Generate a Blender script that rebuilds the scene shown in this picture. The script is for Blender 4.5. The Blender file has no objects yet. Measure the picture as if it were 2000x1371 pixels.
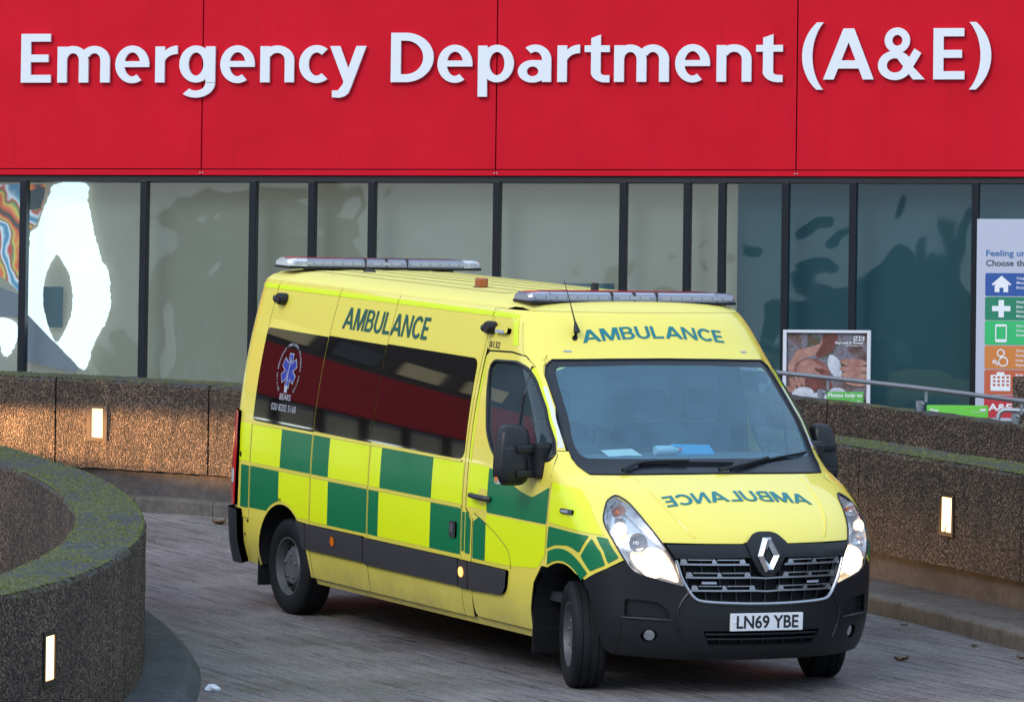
import bpy, bmesh, math, random
import numpy as np
from mathutils import Matrix, Vector
from mathutils.geometry import delaunay_2d_cdt

# ------------------------------------------------------------------ camera, world, sun, exposure
scene = bpy.context.scene
COL = scene.collection
cam_data = bpy.data.cameras.new('camera'); cam = bpy.data.objects.new('camera', cam_data); COL.objects.link(cam)
CR = (0.45421377, 0.89071122, 0.01798244); CU = (-0.06295295, 0.01195518, 0.99794489); CD = (-0.88866573, 0.45441236, -0.06150311)
CP = (28.88783691, -16.19236624, 4.14900437)
cam.matrix_world = Matrix(((CR[0], CU[0], -CD[0], CP[0]), (CR[1], CU[1], -CD[1], CP[1]), (CR[2], CU[2], -CD[2], CP[2]), (0, 0, 0, 1)))
cam_data.sensor_width = 36; cam_data.lens = 36 * 10083.4836 / 2000; cam_data.clip_start = 1; cam_data.clip_end = 2000
scene.camera = cam
world = bpy.data.worlds.new('World'); scene.world = world; world.use_nodes = True
wn = world.node_tree; wn.nodes.clear()
SUN_EL, SUN_AZ = math.radians(38), math.radians(-62)     # azimuth of the sun measured from +X towards +Y
sky = wn.nodes.new('ShaderNodeTexSky'); sky.sky_type = 'NISHITA'; sky.sun_disc = False
sky.sun_elevation = SUN_EL; sky.sun_rotation = math.radians(90) - SUN_AZ
sky.air_density = 1.0; sky.dust_density = 4.0; sky.ozone_density = 1.0
bg = wn.nodes.new('ShaderNodeBackground'); bg.inputs['Strength'].default_value = 0.11
wo = wn.nodes.new('ShaderNodeOutputWorld')
cloud = wn.nodes.new('ShaderNodeMixRGB'); cloud.inputs[0].default_value = .72; cloud.inputs[2].default_value = (8.2, 11.0, 14.6, 1)   # even cloud cover over the clear sky
wn.links.new(sky.outputs[0], cloud.inputs[1]); wn.links.new(cloud.outputs[0], bg.inputs[0]); wn.links.new(bg.outputs[0], wo.inputs[0])
sd = bpy.data.lights.new('sun', 'SUN'); sd.energy = 0.9; sd.angle = math.radians(22); sd.color = (1, .96, .9)
sun = bpy.data.objects.new('sun', sd); COL.objects.link(sun)
sv = Vector((math.cos(SUN_EL) * math.cos(SUN_AZ), math.cos(SUN_EL) * math.sin(SUN_AZ), math.sin(SUN_EL)))
sun.rotation_euler = sv.to_track_quat('Z', 'Y').to_euler(); sun.location = (0, -10, 30)
scene.render.engine = 'CYCLES'
scene.view_settings.view_transform = 'Standard'; scene.view_settings.look = 'None'
scene.view_settings.gamma = 1; scene.view_settings.exposure = 0.25; scene.view_settings.use_curve_mapping = False
scene.cycles.max_bounces = 8; scene.cycles.transparent_max_bounces = 12; scene.cycles.glossy_bounces = 4

random.seed(4); rng = np.random.default_rng(4)

# ------------------------------------------------------------------ materials
MATS = {}
def mat(name, col=(.5, .5, .5), rough=.5, metal=0., coat=0., spec=.5, emit=None, es=0., trans=0., ior=1.5):
    m = bpy.data.materials.new(name); m.use_nodes = True
    b = m.node_tree.nodes['Principled BSDF']
    b.inputs['Base Color'].default_value = (*col, 1); b.inputs['Roughness'].default_value = rough
    b.inputs['Metallic'].default_value = metal; b.inputs['Coat Weight'].default_value = coat; b.inputs['Coat Roughness'].default_value = .04
    b.inputs['Specular IOR Level'].default_value = spec; b.inputs['IOR'].default_value = ior; b.inputs['Transmission Weight'].default_value = trans
    if emit: b.inputs['Emission Color'].default_value = (*emit, 1); b.inputs['Emission Strength'].default_value = es
    MATS[name] = m; return m
class NT:
    def __init__(s, m): s.t = m.node_tree; s.b = m.node_tree.nodes['Principled BSDF']
    def n(s, kind, **k):
        x = s.t.nodes.new('ShaderNode' + kind)
        for a, v in k.items():
            if a.startswith('i_'): x.inputs[a[2:].replace('_', ' ')].default_value = v
            else: setattr(x, a, v)
        return x
    def l(s, a, b): s.t.links.new(a, b)
    def coord(s, kind='Object', scale=(1, 1, 1), rot=(0, 0, 0)):
        c = s.n('TexCoord'); mp = s.n('Mapping'); mp.inputs['Scale'].default_value = scale; mp.inputs['Rotation'].default_value = rot
        s.l(c.outputs[kind], mp.inputs[0]); return mp.outputs[0]
    def geo(s, scale=(1, 1, 1), rot=(0, 0, 0)):
        c = s.n('NewGeometry'); mp = s.n('Mapping'); mp.inputs['Scale'].default_value = scale; mp.inputs['Rotation'].default_value = rot
        s.l(c.outputs['Position'], mp.inputs[0]); return mp.outputs[0]
    def noise(s, vec, scale, detail=4, rough=.6):
        x = s.n('TexNoise'); x.inputs['Scale'].default_value = scale; x.inputs['Detail'].default_value = detail; x.inputs['Roughness'].default_value = rough
        s.l(vec, x.inputs['Vector']); return x.outputs['Fac']
    def ramp(s, fac, stops, interp='LINEAR'):
        r = s.n('ValToRGB'); r.color_ramp.interpolation = interp; e = r.color_ramp.elements
        while len(e) < len(stops): e.new(.5)
        for q, (p, c) in zip(e, stops): q.position = p; q.color = (*c, 1) if len(c) == 3 else c
        s.l(fac, r.inputs[0]); return r.outputs[0]
    def mix(s, fac, a, b, mode='MIX'):
        x = s.n('MixRGB', blend_type=mode)
        for sock, v in ((x.inputs[0], fac), (x.inputs[1], a), (x.inputs[2], b)):
            if hasattr(v, 'node'): s.l(v, sock)
            else: sock.default_value = v if isinstance(v, float) else (*v, 1)
        return x.outputs[0]
    def math(s, op, a, b=0.):
        x = s.n('Math', operation=op)
        for sock, v in ((x.inputs[0], a), (x.inputs[1], b)):
            if hasattr(v, 'node'): s.l(v, sock)
            else: sock.default_value = v
        return x.outputs[0]
    def bump(s, h, strength=.3, dist=.01):
        x = s.n('Bump'); x.inputs['Strength'].default_value = strength; x.inputs['Distance'].default_value = dist
        s.l(h, x.inputs['Height']); s.l(x.outputs[0], s.b.inputs['Normal'])
    def base(s, c): s.l(c, s.b.inputs['Base Color'])
    def rgh(s, c): s.l(c, s.b.inputs['Roughness'])

def paint(name, col, dirty=True, rough=.32, coat=.8):
    m = mat(name, col, rough, coat=coat); t = NT(m)
    v = t.coord('Object'); g = t.noise(v, 3.5, 6, .65); f = t.noise(v, 60, 3, .6)
    # road dirt: streaky film low on the body
    sx = t.n('SeparateXYZ'); c = t.n('TexCoord'); t.l(c.outputs['Object'], sx.inputs[0])
    low = t.ramp(sx.outputs[2], [(.26, (1, 1, 1)), (.62, (0, 0, 0))])
    dm = t.math('MULTIPLY', low, t.ramp(g, [(.3, (.25, .25, .25)), (.75, (.8, .8, .8))]))
    base = t.mix(t.math('MULTIPLY', t.ramp(g, [(.45, (0, 0, 0)), (.75, (1, 1, 1))]), .10), col, tuple(k * .75 for k in col))
    t.bump(t.math('ADD', t.noise(v, 2.2, 2, .4), t.math('MULTIPLY', t.noise(v, 420, 1), .02)), .10, .012)
    if dirty: base = t.mix(t.math('MULTIPLY', dm, .8), base, (.16, .125, .07))
    t.base(base)
    t.rgh(t.math('ADD', t.math('MULTIPLY', t.math('ADD', dm if dirty else 0., t.math('MULTIPLY', f, .15)), .4), rough))
    return m
paint('body_yellow', (.86, .705, .095)); paint('fluo_yellow', (.80, .90, .002), rough=.38, coat=.5); paint('chequer_green', (.0, .165, .058), rough=.38, coat=.3)
paint('roof_paint', (.80, .68, .17), False, .6, 0.); mat('letter_green', (.002, .085, .06), .4); mat('letter_teal', (.0, .17, .19), .4); mat('stripe_yellow', (.72, .85, .01), .35)
mat('seam_dark', (.03, .026, .012), .7)
def plastic(name, col, rough):
    m = mat(name, col, rough, spec=.36); t = NT(m); v = t.coord('Object'); f = t.noise(v, 220, 2); t.bump(f, .12, .002)
    g = t.noise(v, 6, 4); t.base(t.mix(g, tuple(k * .8 for k in col), tuple(k * 1.25 for k in col)))
    return m
plastic('black_plastic', (.011, .011, .013), .38); plastic('grey_plastic', (.024, .025, .031), .45); plastic('strip_plastic', (.040, .037, .040), .55)
mat('black_gloss', (.012, .012, .014), .12); mat('void', (.004, .004, .005), .9)
mat('privacy_glass', (.007, .0055, .005), .025, spec=.35)
mat('frit', (.010, .012, .018), .25)
mat('chrome', (.75, .76, .78), .12, 1.); mat('satin_silver', (.42, .43, .46), .28, .85)
mat('lamp_reflector', (.72, .73, .76), .22, .75)
mat('amber', (.75, .16, .01), .2, coat=.5); mat('beacon_amber', (.32, .075, .008), .25, coat=.6); mat('red_lens', (.55, .012, .012), .12, coat=1.); mat('clear_lens', (.62, .63, .66), .12, coat=1.)
mat('lightbar_lens', (.23, .24, .31), .16, coat=1.); mat('lightbar_led', (.34, .36, .43), .3); mat('lightbar_red', (.16, .06, .085), .25, coat=1.)
mat('white_vinyl', (.78, .78, .80), .4); mat('window_vinyl', (.40, .40, .46), .4); mat('blue_vinyl', (.004, .03, .30), .4); mat('black_vinyl', (.01, .01, .012), .4)
mat('plate_white', (.72, .72, .74), .35); mat('pillar_white', (.66, .66, .74), .4)
mat('headlamp_glow', (1, .9, .75), .4, emit=(1, .78, .50), es=4.); mat('headlamp_dim', (.9, .85, .75), .3, emit=(1, .62, .30), es=.95)
mat('marker_glow', (1, .5, .2), .4, emit=(1, .36, .08), es=2.0)
m = mat('rubber', (.007, .008, .009), .7, spec=.25); t = NT(m); v = t.coord('Object'); t.bump(t.noise(v, 90, 3), .2, .003)
t.base(t.mix(t.noise(v, 5, 4), (.005, .006, .007), (.013, .014, .016)))
m = mat('wheel_steel', (.16, .165, .175), .5, .3); t = NT(m); v = t.coord('Object'); t.base(t.mix(t.noise(v, 14, 5), (.05, .05, .055), (.19, .195, .21)))
mat('cab_dark', (.022, .024, .028), .7); mat('cab_grey', (.26, .32, .35), .8); mat('dash_grey', (.07, .085, .10), .8); mat('seat_cloth', (.045, .06, .075), .9); mat('paper', (.75, .74, .68), .7); mat('blue_folder', (.03, .30, .55), .5); mat('bottle_clear', (.5, .6, .65), .2)

def glass(name, tint, ior=1.5, rough=0., wav=0.):
    m = bpy.data.materials.new(name); m.use_nodes = True; nt = m.node_tree; nt.nodes.clear()
    o = nt.nodes.new('ShaderNodeOutputMaterial'); mx = nt.nodes.new('ShaderNodeMixShader'); tr = nt.nodes.new('ShaderNodeBsdfTransparent'); gl = nt.nodes.new('ShaderNodeBsdfGlossy'); fr = nt.nodes.new('ShaderNodeFresnel')
    tr.inputs[0].default_value = (*tint, 1); gl.inputs['Roughness'].default_value = rough; gm = nt.nodes.new('ShaderNodeNewGeometry'); mr0 = nt.nodes.new('ShaderNodeMapRange'); mr0.inputs[3].default_value = ior; mr0.inputs[4].default_value = 1 / ior   # thin sheet: same reflectance from both faces
    nt.links.new(gm.outputs['Backfacing'], mr0.inputs[0]); nt.links.new(mr0.outputs[0], fr.inputs[0])
    nt.links.new(fr.outputs[0], mx.inputs[0]); nt.links.new(tr.outputs[0], mx.inputs[1]); nt.links.new(gl.outputs[0], mx.inputs[2]); nt.links.new(mx.outputs[0], o.inputs[0])
    if wav:   # float glass is never quite flat
        c = nt.nodes.new('ShaderNodeTexCoord'); n = nt.nodes.new('ShaderNodeTexNoise'); n.inputs['Scale'].default_value = .75; n.inputs['Detail'].default_value = 2.2; n.inputs['Distortion'].default_value = .6
        b = nt.nodes.new('ShaderNodeBump'); b.inputs['Strength'].default_value = wav; b.inputs['Distance'].default_value = .02
        nt.links.new(c.outputs['Object'], n.inputs['Vector']); nt.links.new(n.outputs['Fac'], b.inputs['Height']); nt.links.new(b.outputs[0], gl.inputs['Normal']); nt.links.new(b.outputs[0], fr.inputs['Normal'])
    MATS[name] = m; return m
glass('windscreen_glass', (.66, .88, .95), 1.6); glass('door_glass', (.45, .58, .62), 1.6); glass('lens_glass', (.93, .95, .97), 1.45)
def film(name, col, amount):                              # dirt film whose bluish tint paints a bright haze over the glass
    m = MATS[name]; nt = m.node_tree; o = next(n for n in nt.nodes if n.type == 'OUTPUT_MATERIAL'); src = o.inputs[0].links[0].from_socket
    df = nt.nodes.new('ShaderNodeBsdfDiffuse'); df.inputs[0].default_value = (*col, 1); mx = nt.nodes.new('ShaderNodeMixShader'); c = nt.nodes.new('ShaderNodeTexCoord'); n = nt.nodes.new('ShaderNodeTexNoise'); n.inputs['Scale'].default_value = 3; n.inputs['Detail'].default_value = 8; n.inputs['Roughness'].default_value = .7
    mr = nt.nodes.new('ShaderNodeMapRange'); mr.inputs[1].default_value = .3; mr.inputs[2].default_value = .7; mr.inputs[3].default_value = amount * .75; mr.inputs[4].default_value = amount * 1.25
    nt.links.new(c.outputs['Object'], n.inputs['Vector']); nt.links.new(n.outputs['Fac'], mr.inputs[0]); nt.links.new(mr.outputs[0], mx.inputs[0]); nt.links.new(src, mx.inputs[1]); nt.links.new(df.outputs[0], mx.inputs[2]); nt.links.new(mx.outputs[0], o.inputs[0])
film('windscreen_glass', (.30, .64, .90), .135); film('door_glass', (.35, .5, .55), .06)
glass('facade_glass', (.76, .83, .85), 1.4, .02, .5)

# ------------------------------------------------------------------ object helpers
def link(o, parent=None):
    COL.objects.link(o)
    if parent is not None: o.parent = parent
    return o
def empty(name, loc=(0, 0, 0), label=None, cat=None, group=None, matrix=None):
    o = bpy.data.objects.new(name, None); COL.objects.link(o); o.empty_display_size = .2
    if matrix is not None: o.matrix_world = matrix
    else: o.location = loc
    if label: o['label'] = label
    if cat: o['category'] = cat
    if group: o['group'] = group
    return o
def tag(o, label=None, cat=None, group=None, kind=None):
    for k, v in (('label', label), ('category', cat), ('group', group), ('kind', kind)):
        if v: o[k] = v
    return o
def obj(name, verts, faces, material, parent=None, smooth=False, normals=None, loc=None):
    me = bpy.data.meshes.new(name); me.from_pydata([tuple(map(float, p)) for p in verts], [], [tuple(map(int, f)) for f in faces])
    me.materials.append(MATS[material] if isinstance(material, str) else material)
    if smooth or normals is not None:
        me.polygons.foreach_set('use_smooth', [True] * len(me.polygons))
    me.update()
    if normals is not None: me.normals_split_custom_set_from_vertices([tuple(map(float, q)) for q in normals])
    o = bpy.data.objects.new(name, me); link(o, parent)
    if loc: o.location = loc
    return o
class MB:
    """collects simple solids into one mesh"""
    def __init__(s): s.v = []; s.f = []
    def add(s, v, f):
        k = len(s.v); s.v += [tuple(p) for p in v]; s.f += [tuple(i + k for i in q) for q in f]; return s
    def box(s, a, b, bevel=0.):
        (x0, y0, z0), (x1, y1, z1) = a, b
        if bevel:
            bm = bmesh.new(); bmesh.ops.create_cube(bm, size=1)
            for w in bm.verts: w.co = ((x0 + x1) / 2 + w.co.x * (x1 - x0), (y0 + y1) / 2 + w.co.y * (y1 - y0), (z0 + z1) / 2 + w.co.z * (z1 - z0))
            bmesh.ops.bevel(bm, geom=bm.edges[:], offset=bevel, segments=2, affect='EDGES', profile=.6)
            bm.verts.index_update(); s.add([w.co[:] for w in bm.verts], [[w.index for w in f.verts] for f in bm.faces]); bm.free(); return s
        v = [(x, y, z) for x in (x0, x1) for y in (y0, y1) for z in (z0, z1)]
        return s.add(v, [(0, 1, 3, 2), (4, 6, 7, 5), (0, 4, 5, 1), (2, 3, 7, 6), (0, 2, 6, 4), (1, 5, 7, 3)])
    def tube(s, pts, r, n=8, cap=True):
        pts = [Vector(p) for p in pts]; rings = []; up = Vector((0, 0, 1))
        for i, p in enumerate(pts):
            d = (pts[min(i + 1, len(pts) - 1)] - pts[max(i - 1, 0)]).normalized()
            a = d.cross(up if abs(d.z) < .95 else Vector((1, 0, 0))).normalized(); b = a.cross(d)
            rr = r[i] if isinstance(r, (list, tuple)) else r
            rings.append([p + (a * math.cos(2 * math.pi * k / n) + b * math.sin(2 * math.pi * k / n)) * rr for k in range(n)])
        v = [q for ring in rings for q in ring]; f = []
        for i in range(len(rings) - 1):
            for k in range(n): f.append((i * n + k, i * n + (k + 1) % n, (i + 1) * n + (k + 1) % n, (i + 1) * n + k))
        if cap: f.append(tuple(range(n - 1, -1, -1))); f.append(tuple((len(rings) - 1) * n + k for k in range(n)))
        return s.add(v, f)
    def lathe(s, prof, c, axis, n=32, cap=True):
        """profile of (radius, along) spun about axis through c"""
        ax = Vector(axis).normalized(); a = ax.cross(Vector((0, 0, 1)) if abs(ax.z) < .9 else Vector((1, 0, 0))).normalized(); b = ax.cross(a); c = Vector(c)
        v = []; f = []
        for r, h in prof:
            for k in range(n): v.append(c + ax * h + (a * math.cos(2 * math.pi * k / n) + b * math.sin(2 * math.pi * k / n)) * r)
        for i in range(len(prof) - 1):
            for k in range(n): f.append((i * n + k, i * n + (k + 1) % n, (i + 1) * n + (k + 1) % n, (i + 1) * n + k))
        if cap: f.append(tuple(range(n))); f.append(tuple((len(prof) - 1) * n + k for k in range(n)))
        return s.add(v, f)
    def build(s, name, material, parent=None, smooth=False):
        o = obj(name, s.v, s.f, material, parent)
        if smooth:
            me = o.data; me.polygons.foreach_set('use_smooth', [True] * len(me.polygons))
            me.set_sharp_from_angle(angle=math.radians(38))
        return o

# ------------------------------------------------------------------ 2D patches mapped onto curved sheets
def inpoly(P, poly):
    x, y = P[:, 0], P[:, 1]; r = np.zeros(len(P), bool); a = np.asarray(poly); b = np.roll(a, -1, 0)
    for (x0, y0), (x1, y1) in zip(a, b):
        if y0 == y1: continue
        c = ((y0 > y) != (y1 > y)) & (x < (x1 - x0) * (y - y0) / (y1 - y0) + x0); r ^= c
    return r
def densify(poly, res, closed=True):
    out = []; n = len(poly)
    for i in range(n if closed else n - 1):
        a = np.array(poly[i], float); b = np.array(poly[(i + 1) % n], float); k = max(1, int(math.ceil(np.linalg.norm(b - a) / res)))
        out += [tuple(a + (b - a) * j / k) for j in range(k)]
    if not closed: out.append(tuple(poly[-1]))
    return out
def roundp(poly, r, n=5):
    """round every corner of a polygon; r may be a list"""
    out = []; N = len(poly)
    for i in range(N):
        p = np.array(poly[i], float); a = np.array(poly[i - 1], float); b = np.array(poly[(i + 1) % N], float)
        rr = r[i] if isinstance(r, (list, tuple)) else r
        da = np.linalg.norm(a - p); db = np.linalg.norm(b - p); q = min(rr, da * .49, db * .49)
        if q < 1e-4: out.append(tuple(p)); continue
        s = p + (a - p) / da * q; e = p + (b - p) / db * q
        for k in range(n + 1):
            t = k / n; out.append(tuple((1 - t) ** 2 * s + 2 * t * (1 - t) * p + t * t * e))
    return out
def smoothp(poly, n=4, closed=True):
    P = np.array(poly, float); N = len(P); out = []
    for i in range(N if closed else N - 1):
        a, b, c, d = (P[(i - 1) % N], P[i], P[(i + 1) % N], P[(i + 2) % N]) if closed else (P[max(i - 1, 0)], P[i], P[i + 1], P[min(i + 2, N - 1)])
        for k in range(n):
            t = k / n; out.append(tuple(.5 * (2 * b + (c - a) * t + (2 * a - 5 * b + 4 * c - d) * t * t + (3 * b - a - 3 * c + d) * t ** 3)))
    if not closed: out.append(tuple(P[-1]))
    return out
def tri(poly, holes=(), res=.08):
    loops = [densify(poly, res)] + [densify(h, res) for h in holes]
    V = []; Ed = []
    for L in loops:
        k = len(V); V += L; Ed += [(k + i, k + (i + 1) % len(L)) for i in range(len(L))]
    A = np.array(loops[0]); lo, hi = A.min(0), A.max(0)
    gx, gy = np.meshgrid(np.arange(lo[0] + res / 2, hi[0], res), np.arange(lo[1] + res / 2, hi[1], res)); G = np.stack([gx.ravel(), gy.ravel()], 1)
    if len(G):
        k = inpoly(G, loops[0])
        for h in loops[1:]: k &= ~inpoly(G, h)
        G = G[k]
        if len(G):
            B = np.array(V); d = np.min(np.linalg.norm(G[:, None] - B[None], axis=2), 1); V = V + [tuple(q) for q in G[d > res * .45]]
    vs, es, fs = delaunay_2d_cdt([Vector(p) for p in V], Ed, [], 0, 1e-6)[:3]
    P = np.array([v[:] for v in vs]); F = np.array([f[:] for f in fs]); c = P[F].mean(1)
    k = inpoly(c, loops[0])
    for h in loops[1:]: k &= ~inpoly(c, h)
    return P, F[k]
def lift(fn, P, off, out):
    e = 1e-3; u, v = P[:, 0], P[:, 1]; Q = fn(u, v)
    n = np.cross(fn(u + e, v) - fn(u - e, v), fn(u, v + e) - fn(u, v - e)); n /= np.maximum(np.linalg.norm(n, axis=1), 1e-12)[:, None]
    n *= np.sign(n @ np.array(out, float) + 1e-9)[:, None]
    return Q + n * off, n
def patch(fn, out, poly, holes=(), res=.08, off=0., thick=0.):
    P, F = tri(poly, holes, res); Q, n = lift(fn, P, off, out)
    a, b, c = Q[F[:, 0]], Q[F[:, 1]], Q[F[:, 2]]; fl = (np.cross(b - a, c - a) * n[F[:, 0]]).sum(1) < 0
    F = F.copy(); F[fl] = F[fl][:, ::-1]
    V = [*Q]; Nn = [*n]; Fs = [tuple(f) for f in F]
    if thick:
        for L in [densify(poly, res)] + [densify(h, res) for h in holes]:
            L = np.array(L); T, n2 = lift(fn, L, off, out); k = len(V); m = len(L); cen = T.mean(0)
            # rim: its own vertices so the edge stays crisp
            d = np.roll(T, -1, 0) - T; rn = np.cross(d, n2); rn /= np.maximum(np.linalg.norm(rn, axis=1), 1e-9)[:, None]
            if ((T - cen) * rn).sum() < 0: rn = -rn
            V += [*T, *(T - n2 * thick)]; Nn += [*rn, *rn]
            Fs += [(k + i, k + (i + 1) % m, k + m + (i + 1) % m, k + m + i) for i in range(m)]
    return V, Fs, Nn
def patch_obj(name, fn, out, poly, material, parent=None, holes=(), res=.08, off=0., thick=0.):
    V, F, N = patch(fn, out, poly, holes, res, off, thick); return obj(name, V, F, material, parent, normals=N)
def multi(name, parts, material, parent):
    V, F, N = [], [], []
    for q in parts:
        k = len(V); V += list(q[0]); F += [tuple(i + k for i in f) for f in q[1]]; N += list(q[2])
    return obj(name, V, F, material, parent, normals=N)
_fontcache = {}
def glyphs(text, bold=0.):
    """flat triangles of a line of text, cap height 1, starting at x = 0"""
    key = (text, bold)
    if key in _fontcache: return _fontcache[key]
    cu = bpy.data.curves.new('t', 'FONT'); cu.body = text; cu.size = 1; cu.offset = bold; cu.resolution_u = 4; cu.fill_mode = 'FRONT'
    o = bpy.data.objects.new('t', cu); COL.objects.link(o); dg = bpy.context.evaluated_depsgraph_get(); dg.update()
    me = bpy.data.meshes.new_from_object(o.evaluated_get(dg)); bm = bmesh.new(); bm.from_mesh(me); bmesh.ops.triangulate(bm, faces=bm.faces[:])
    P = np.array([v.co[:2] for v in bm.verts]); F = [[v.index for v in f.verts] for f in bm.faces]; bm.free()
    bpy.data.objects.remove(o); bpy.data.curves.remove(cu); bpy.data.meshes.remove(me)
    _fontcache[key] = (P, F); return P, F
CAP = None
def textfit(text, w, h, bold=0.):
    """text as 2D triangles scaled to width w and cap height h, origin at its lower left"""
    global CAP
    if CAP is None: CAP = glyphs('E')[0][:, 1].max()
    P, F = glyphs(text, bold); P = P.copy(); x0, x1 = P[:, 0].min(), P[:, 0].max()
    sw = w / (x1 - x0) if w else h / CAP
    return np.stack([(P[:, 0] - x0) * sw, P[:, 1] * h / CAP], 1), F
def text_obj(name, fn, out, text, w, h, place, material, parent, off=.003, bold=0.):
    P, F = stroke_text(text, w, h) if text == 'AMBULANCE' else textfit(text, w, h, bold); U = place(P); Q, n = lift(fn, U, off, out)
    F = [f if np.dot(np.cross(Q[f[1]] - Q[f[0]], Q[f[2]] - Q[f[0]]), n[f[0]]) > 0 else f[::-1] for f in F]
    return obj(name, Q, F, material, parent, normals=n)

# ---- stroke-built lettering (cap height 1): lists of polygons whose union is the letter
def _arc(cx, cy, ro, ri, a0, a1, n=16):
    q = np.radians(np.linspace(a0, a1, n)); return [(cx + ro[0] * math.cos(k), cy + ro[1] * math.sin(k)) for k in q] + [(cx + ri[0] * math.cos(k), cy + ri[1] * math.sin(k)) for k in q[::-1]]
def _r(x0, y0, x1, y1): return [(x0, y0), (x1, y0), (x1, y1), (x0, y1)]
def _ring(cx, cy, ro, ri): return [_arc(cx, cy, ro, ri, 0, 180), _arc(cx, cy, ro, ri, 180, 360)]
def _bar(a, b, w):
    d = np.array(b, float) - np.array(a, float); n = np.array((-d[1], d[0])) / np.linalg.norm(d) * w / 2; a = np.array(a); b = np.array(b); return [tuple(a + n), tuple(b + n), tuple(b - n), tuple(a - n)]
STROKE = {
 'E': [_r(0, 0, .195, 1), _r(.1, 0, .60, .16), _r(.1, .42, .55, .575), _r(.1, .84, .59, 1)],
 'm': [_r(0, 0, .19, .735), _arc(.3125, .45, (.3125, .30), (.1225, .15), 0, 180), _r(.435, 0, .625, .46), _arc(.7475, .45, (.3125, .30), (.1225, .15), 0, 150), _r(.87, 0, 1.06, .46)],
 'n': [_r(0, 0, .19, .735), _arc(.345, .45, (.345, .30), (.155, .15), 0, 150), _r(.50, 0, .69, .46)],
 'e': [_arc(.35, .37, (.35, .385), (.165, .245), -8, 180, 20), _arc(.35, .37, (.35, .385), (.165, .245), 180, 303, 16), _r(.10, .315, .69, .435)],
 'c': [_arc(.35, .37, (.35, .385), (.16, .235), 52, 180), _arc(.35, .37, (.35, .385), (.16, .235), 180, 308)],
 'r': [_r(0, 0, .19, .735), _arc(.45, .38, (.37, .37), (.27, .20), 90, 180)],
 'g': _ring(.335, .375, (.335, .378), (.150, .235)) + [_r(.53, 0, .72, .735), _arc(.335, -.01, (.385, .30), (.195, .155), 228, 360)],
 'y': [[(0, .735), (.205, .735), (.47, .03), (.29, -.01)], [(.535, .735), (.74, .735), (.435, -.10), (.25, -.08)], [(.25, -.06), (.445, -.08), (.385, -.22), (.31, -.285), (.20, -.315), (.05, -.305), (.05, -.165), (.17, -.165)]],
 'D': [_r(0, 0, .2, 1), _r(.1, .84, .32, 1), _r(.1, 0, .32, .16), _arc(.30, .5, (.565, .5), (.355, .34), -90, 90, 22)],
 'p': _ring(.39, .373, (.345, .380), (.155, .235)) + [_r(0, -.295, .19, .735)],
 'a': [_r(.475, 0, .655, .46), _arc(.34, .445, (.315, .31), (.135, .165), 0, 128)] + _ring(.29, .215, (.29, .228), (.115, .098)) + [_r(.30, .325, .55, .440)],
 't': [[(.13, .16), (.32, .16), (.32, .95), (.13, .88)], _r(0, .60, .50, .735), _arc(.42, .20, (.29, .21), (.10, .065), 180, 275), _r(.40, -.01, .50, .135)],
 '(': [_arc(.80, .46, (.80, .86), (.60, .86), 130, 230)], ')': [_arc(-.38, .46, (.80, .86), (.60, .86), -50, 50)],
 'A': [[(0, 0), (.215, 0), (.625, 1), (.405, 1)], [(1.03, 0), (.81, 0), (.405, 1), (.625, 1)], _r(.19, .215, .84, .375)],
 '&': _ring(.40, .765, (.265, .250), (.105, .105)) + _ring(.355, .275, (.355, .288), (.170, .140)) + [[(.20, .66), (.38, .60), (.98, 0), (.73, 0)], _bar((.56, .14), (.83, .56), .17)],
 'M': [_r(0, 0, .18, 1), _r(.84, 0, 1.02, 1), [(0, 1), (.27, 1), (.60, 0), (.42, 0)], [(1.02, 1), (.75, 1), (.42, 0), (.60, 0)]],
 'B': [_r(0, 0, .19, 1), _r(.1, .855, .44, 1), _r(.1, .45, .44, .59), _r(.1, 0, .44, .145), _arc(.43, .728, (.29, .272), (.10, .135), -90, 90), _arc(.43, .292, (.34, .295), (.145, .15), -90, 90)],
 'U': [_r(0, .36, .185, 1), _r(.625, .36, .81, 1), _arc(.405, .38, (.405, .395), (.22, .235), 180, 360)],
 'L': [_r(0, 0, .19, 1), _r(.1, 0, .66, .16)], 'N': [_r(0, 0, .18, 1), _r(.66, 0, .84, 1), [(0, 1), (.20, 1), (.84, 0), (.64, 0)]],
 'C': [_arc(.47, .5, (.47, .515), (.275, .345), 40, 180), _arc(.47, .5, (.47, .515), (.275, .345), 180, 320)]}
_sc = {}
def stroke_glyph(ch):
    """triangulated union of a letter's strokes"""
    if ch in _sc: return _sc[ch]
    V = []; Ed = []; polys = STROKE[ch]
    for L in polys:
        k = len(V); V += L; Ed += [(k + i, k + (i + 1) % len(L)) for i in range(len(L))]
    vs, es, fs = delaunay_2d_cdt([Vector(q) for q in V], Ed, [], 0, 1e-5)[:3]
    P = np.array([v[:] for v in vs]); F = np.array([f[:] for f in fs]); c = P[F].mean(1); k = np.zeros(len(F), bool)
    for L in polys: k |= inpoly(c, L)
    F = F[k]; use = np.unique(F); mp = -np.ones(len(P), int); mp[use] = np.arange(len(use)); _sc[ch] = (P[use], mp[F]); return _sc[ch]
def stroke_text(s, w, h, gap=.10):
    """line of stroke letters as one set of 2D triangles, width w, cap height h"""
    x = 0; PP = []; FF = []
    for ch in s:
        P, F = stroke_glyph(ch); k = sum(len(q) for q in PP); tight = .5 * gap if ch in 'A' else gap; PP.append(P - [P[:, 0].min(), 0] + [x, 0]); FF += [[int(i) + k for i in f] for f in F]; x += P[:, 0].max() - P[:, 0].min() + tight
    P = np.concatenate(PP); return np.stack([P[:, 0] * w / P[:, 0].max(), P[:, 1] * h], 1), FF

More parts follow.
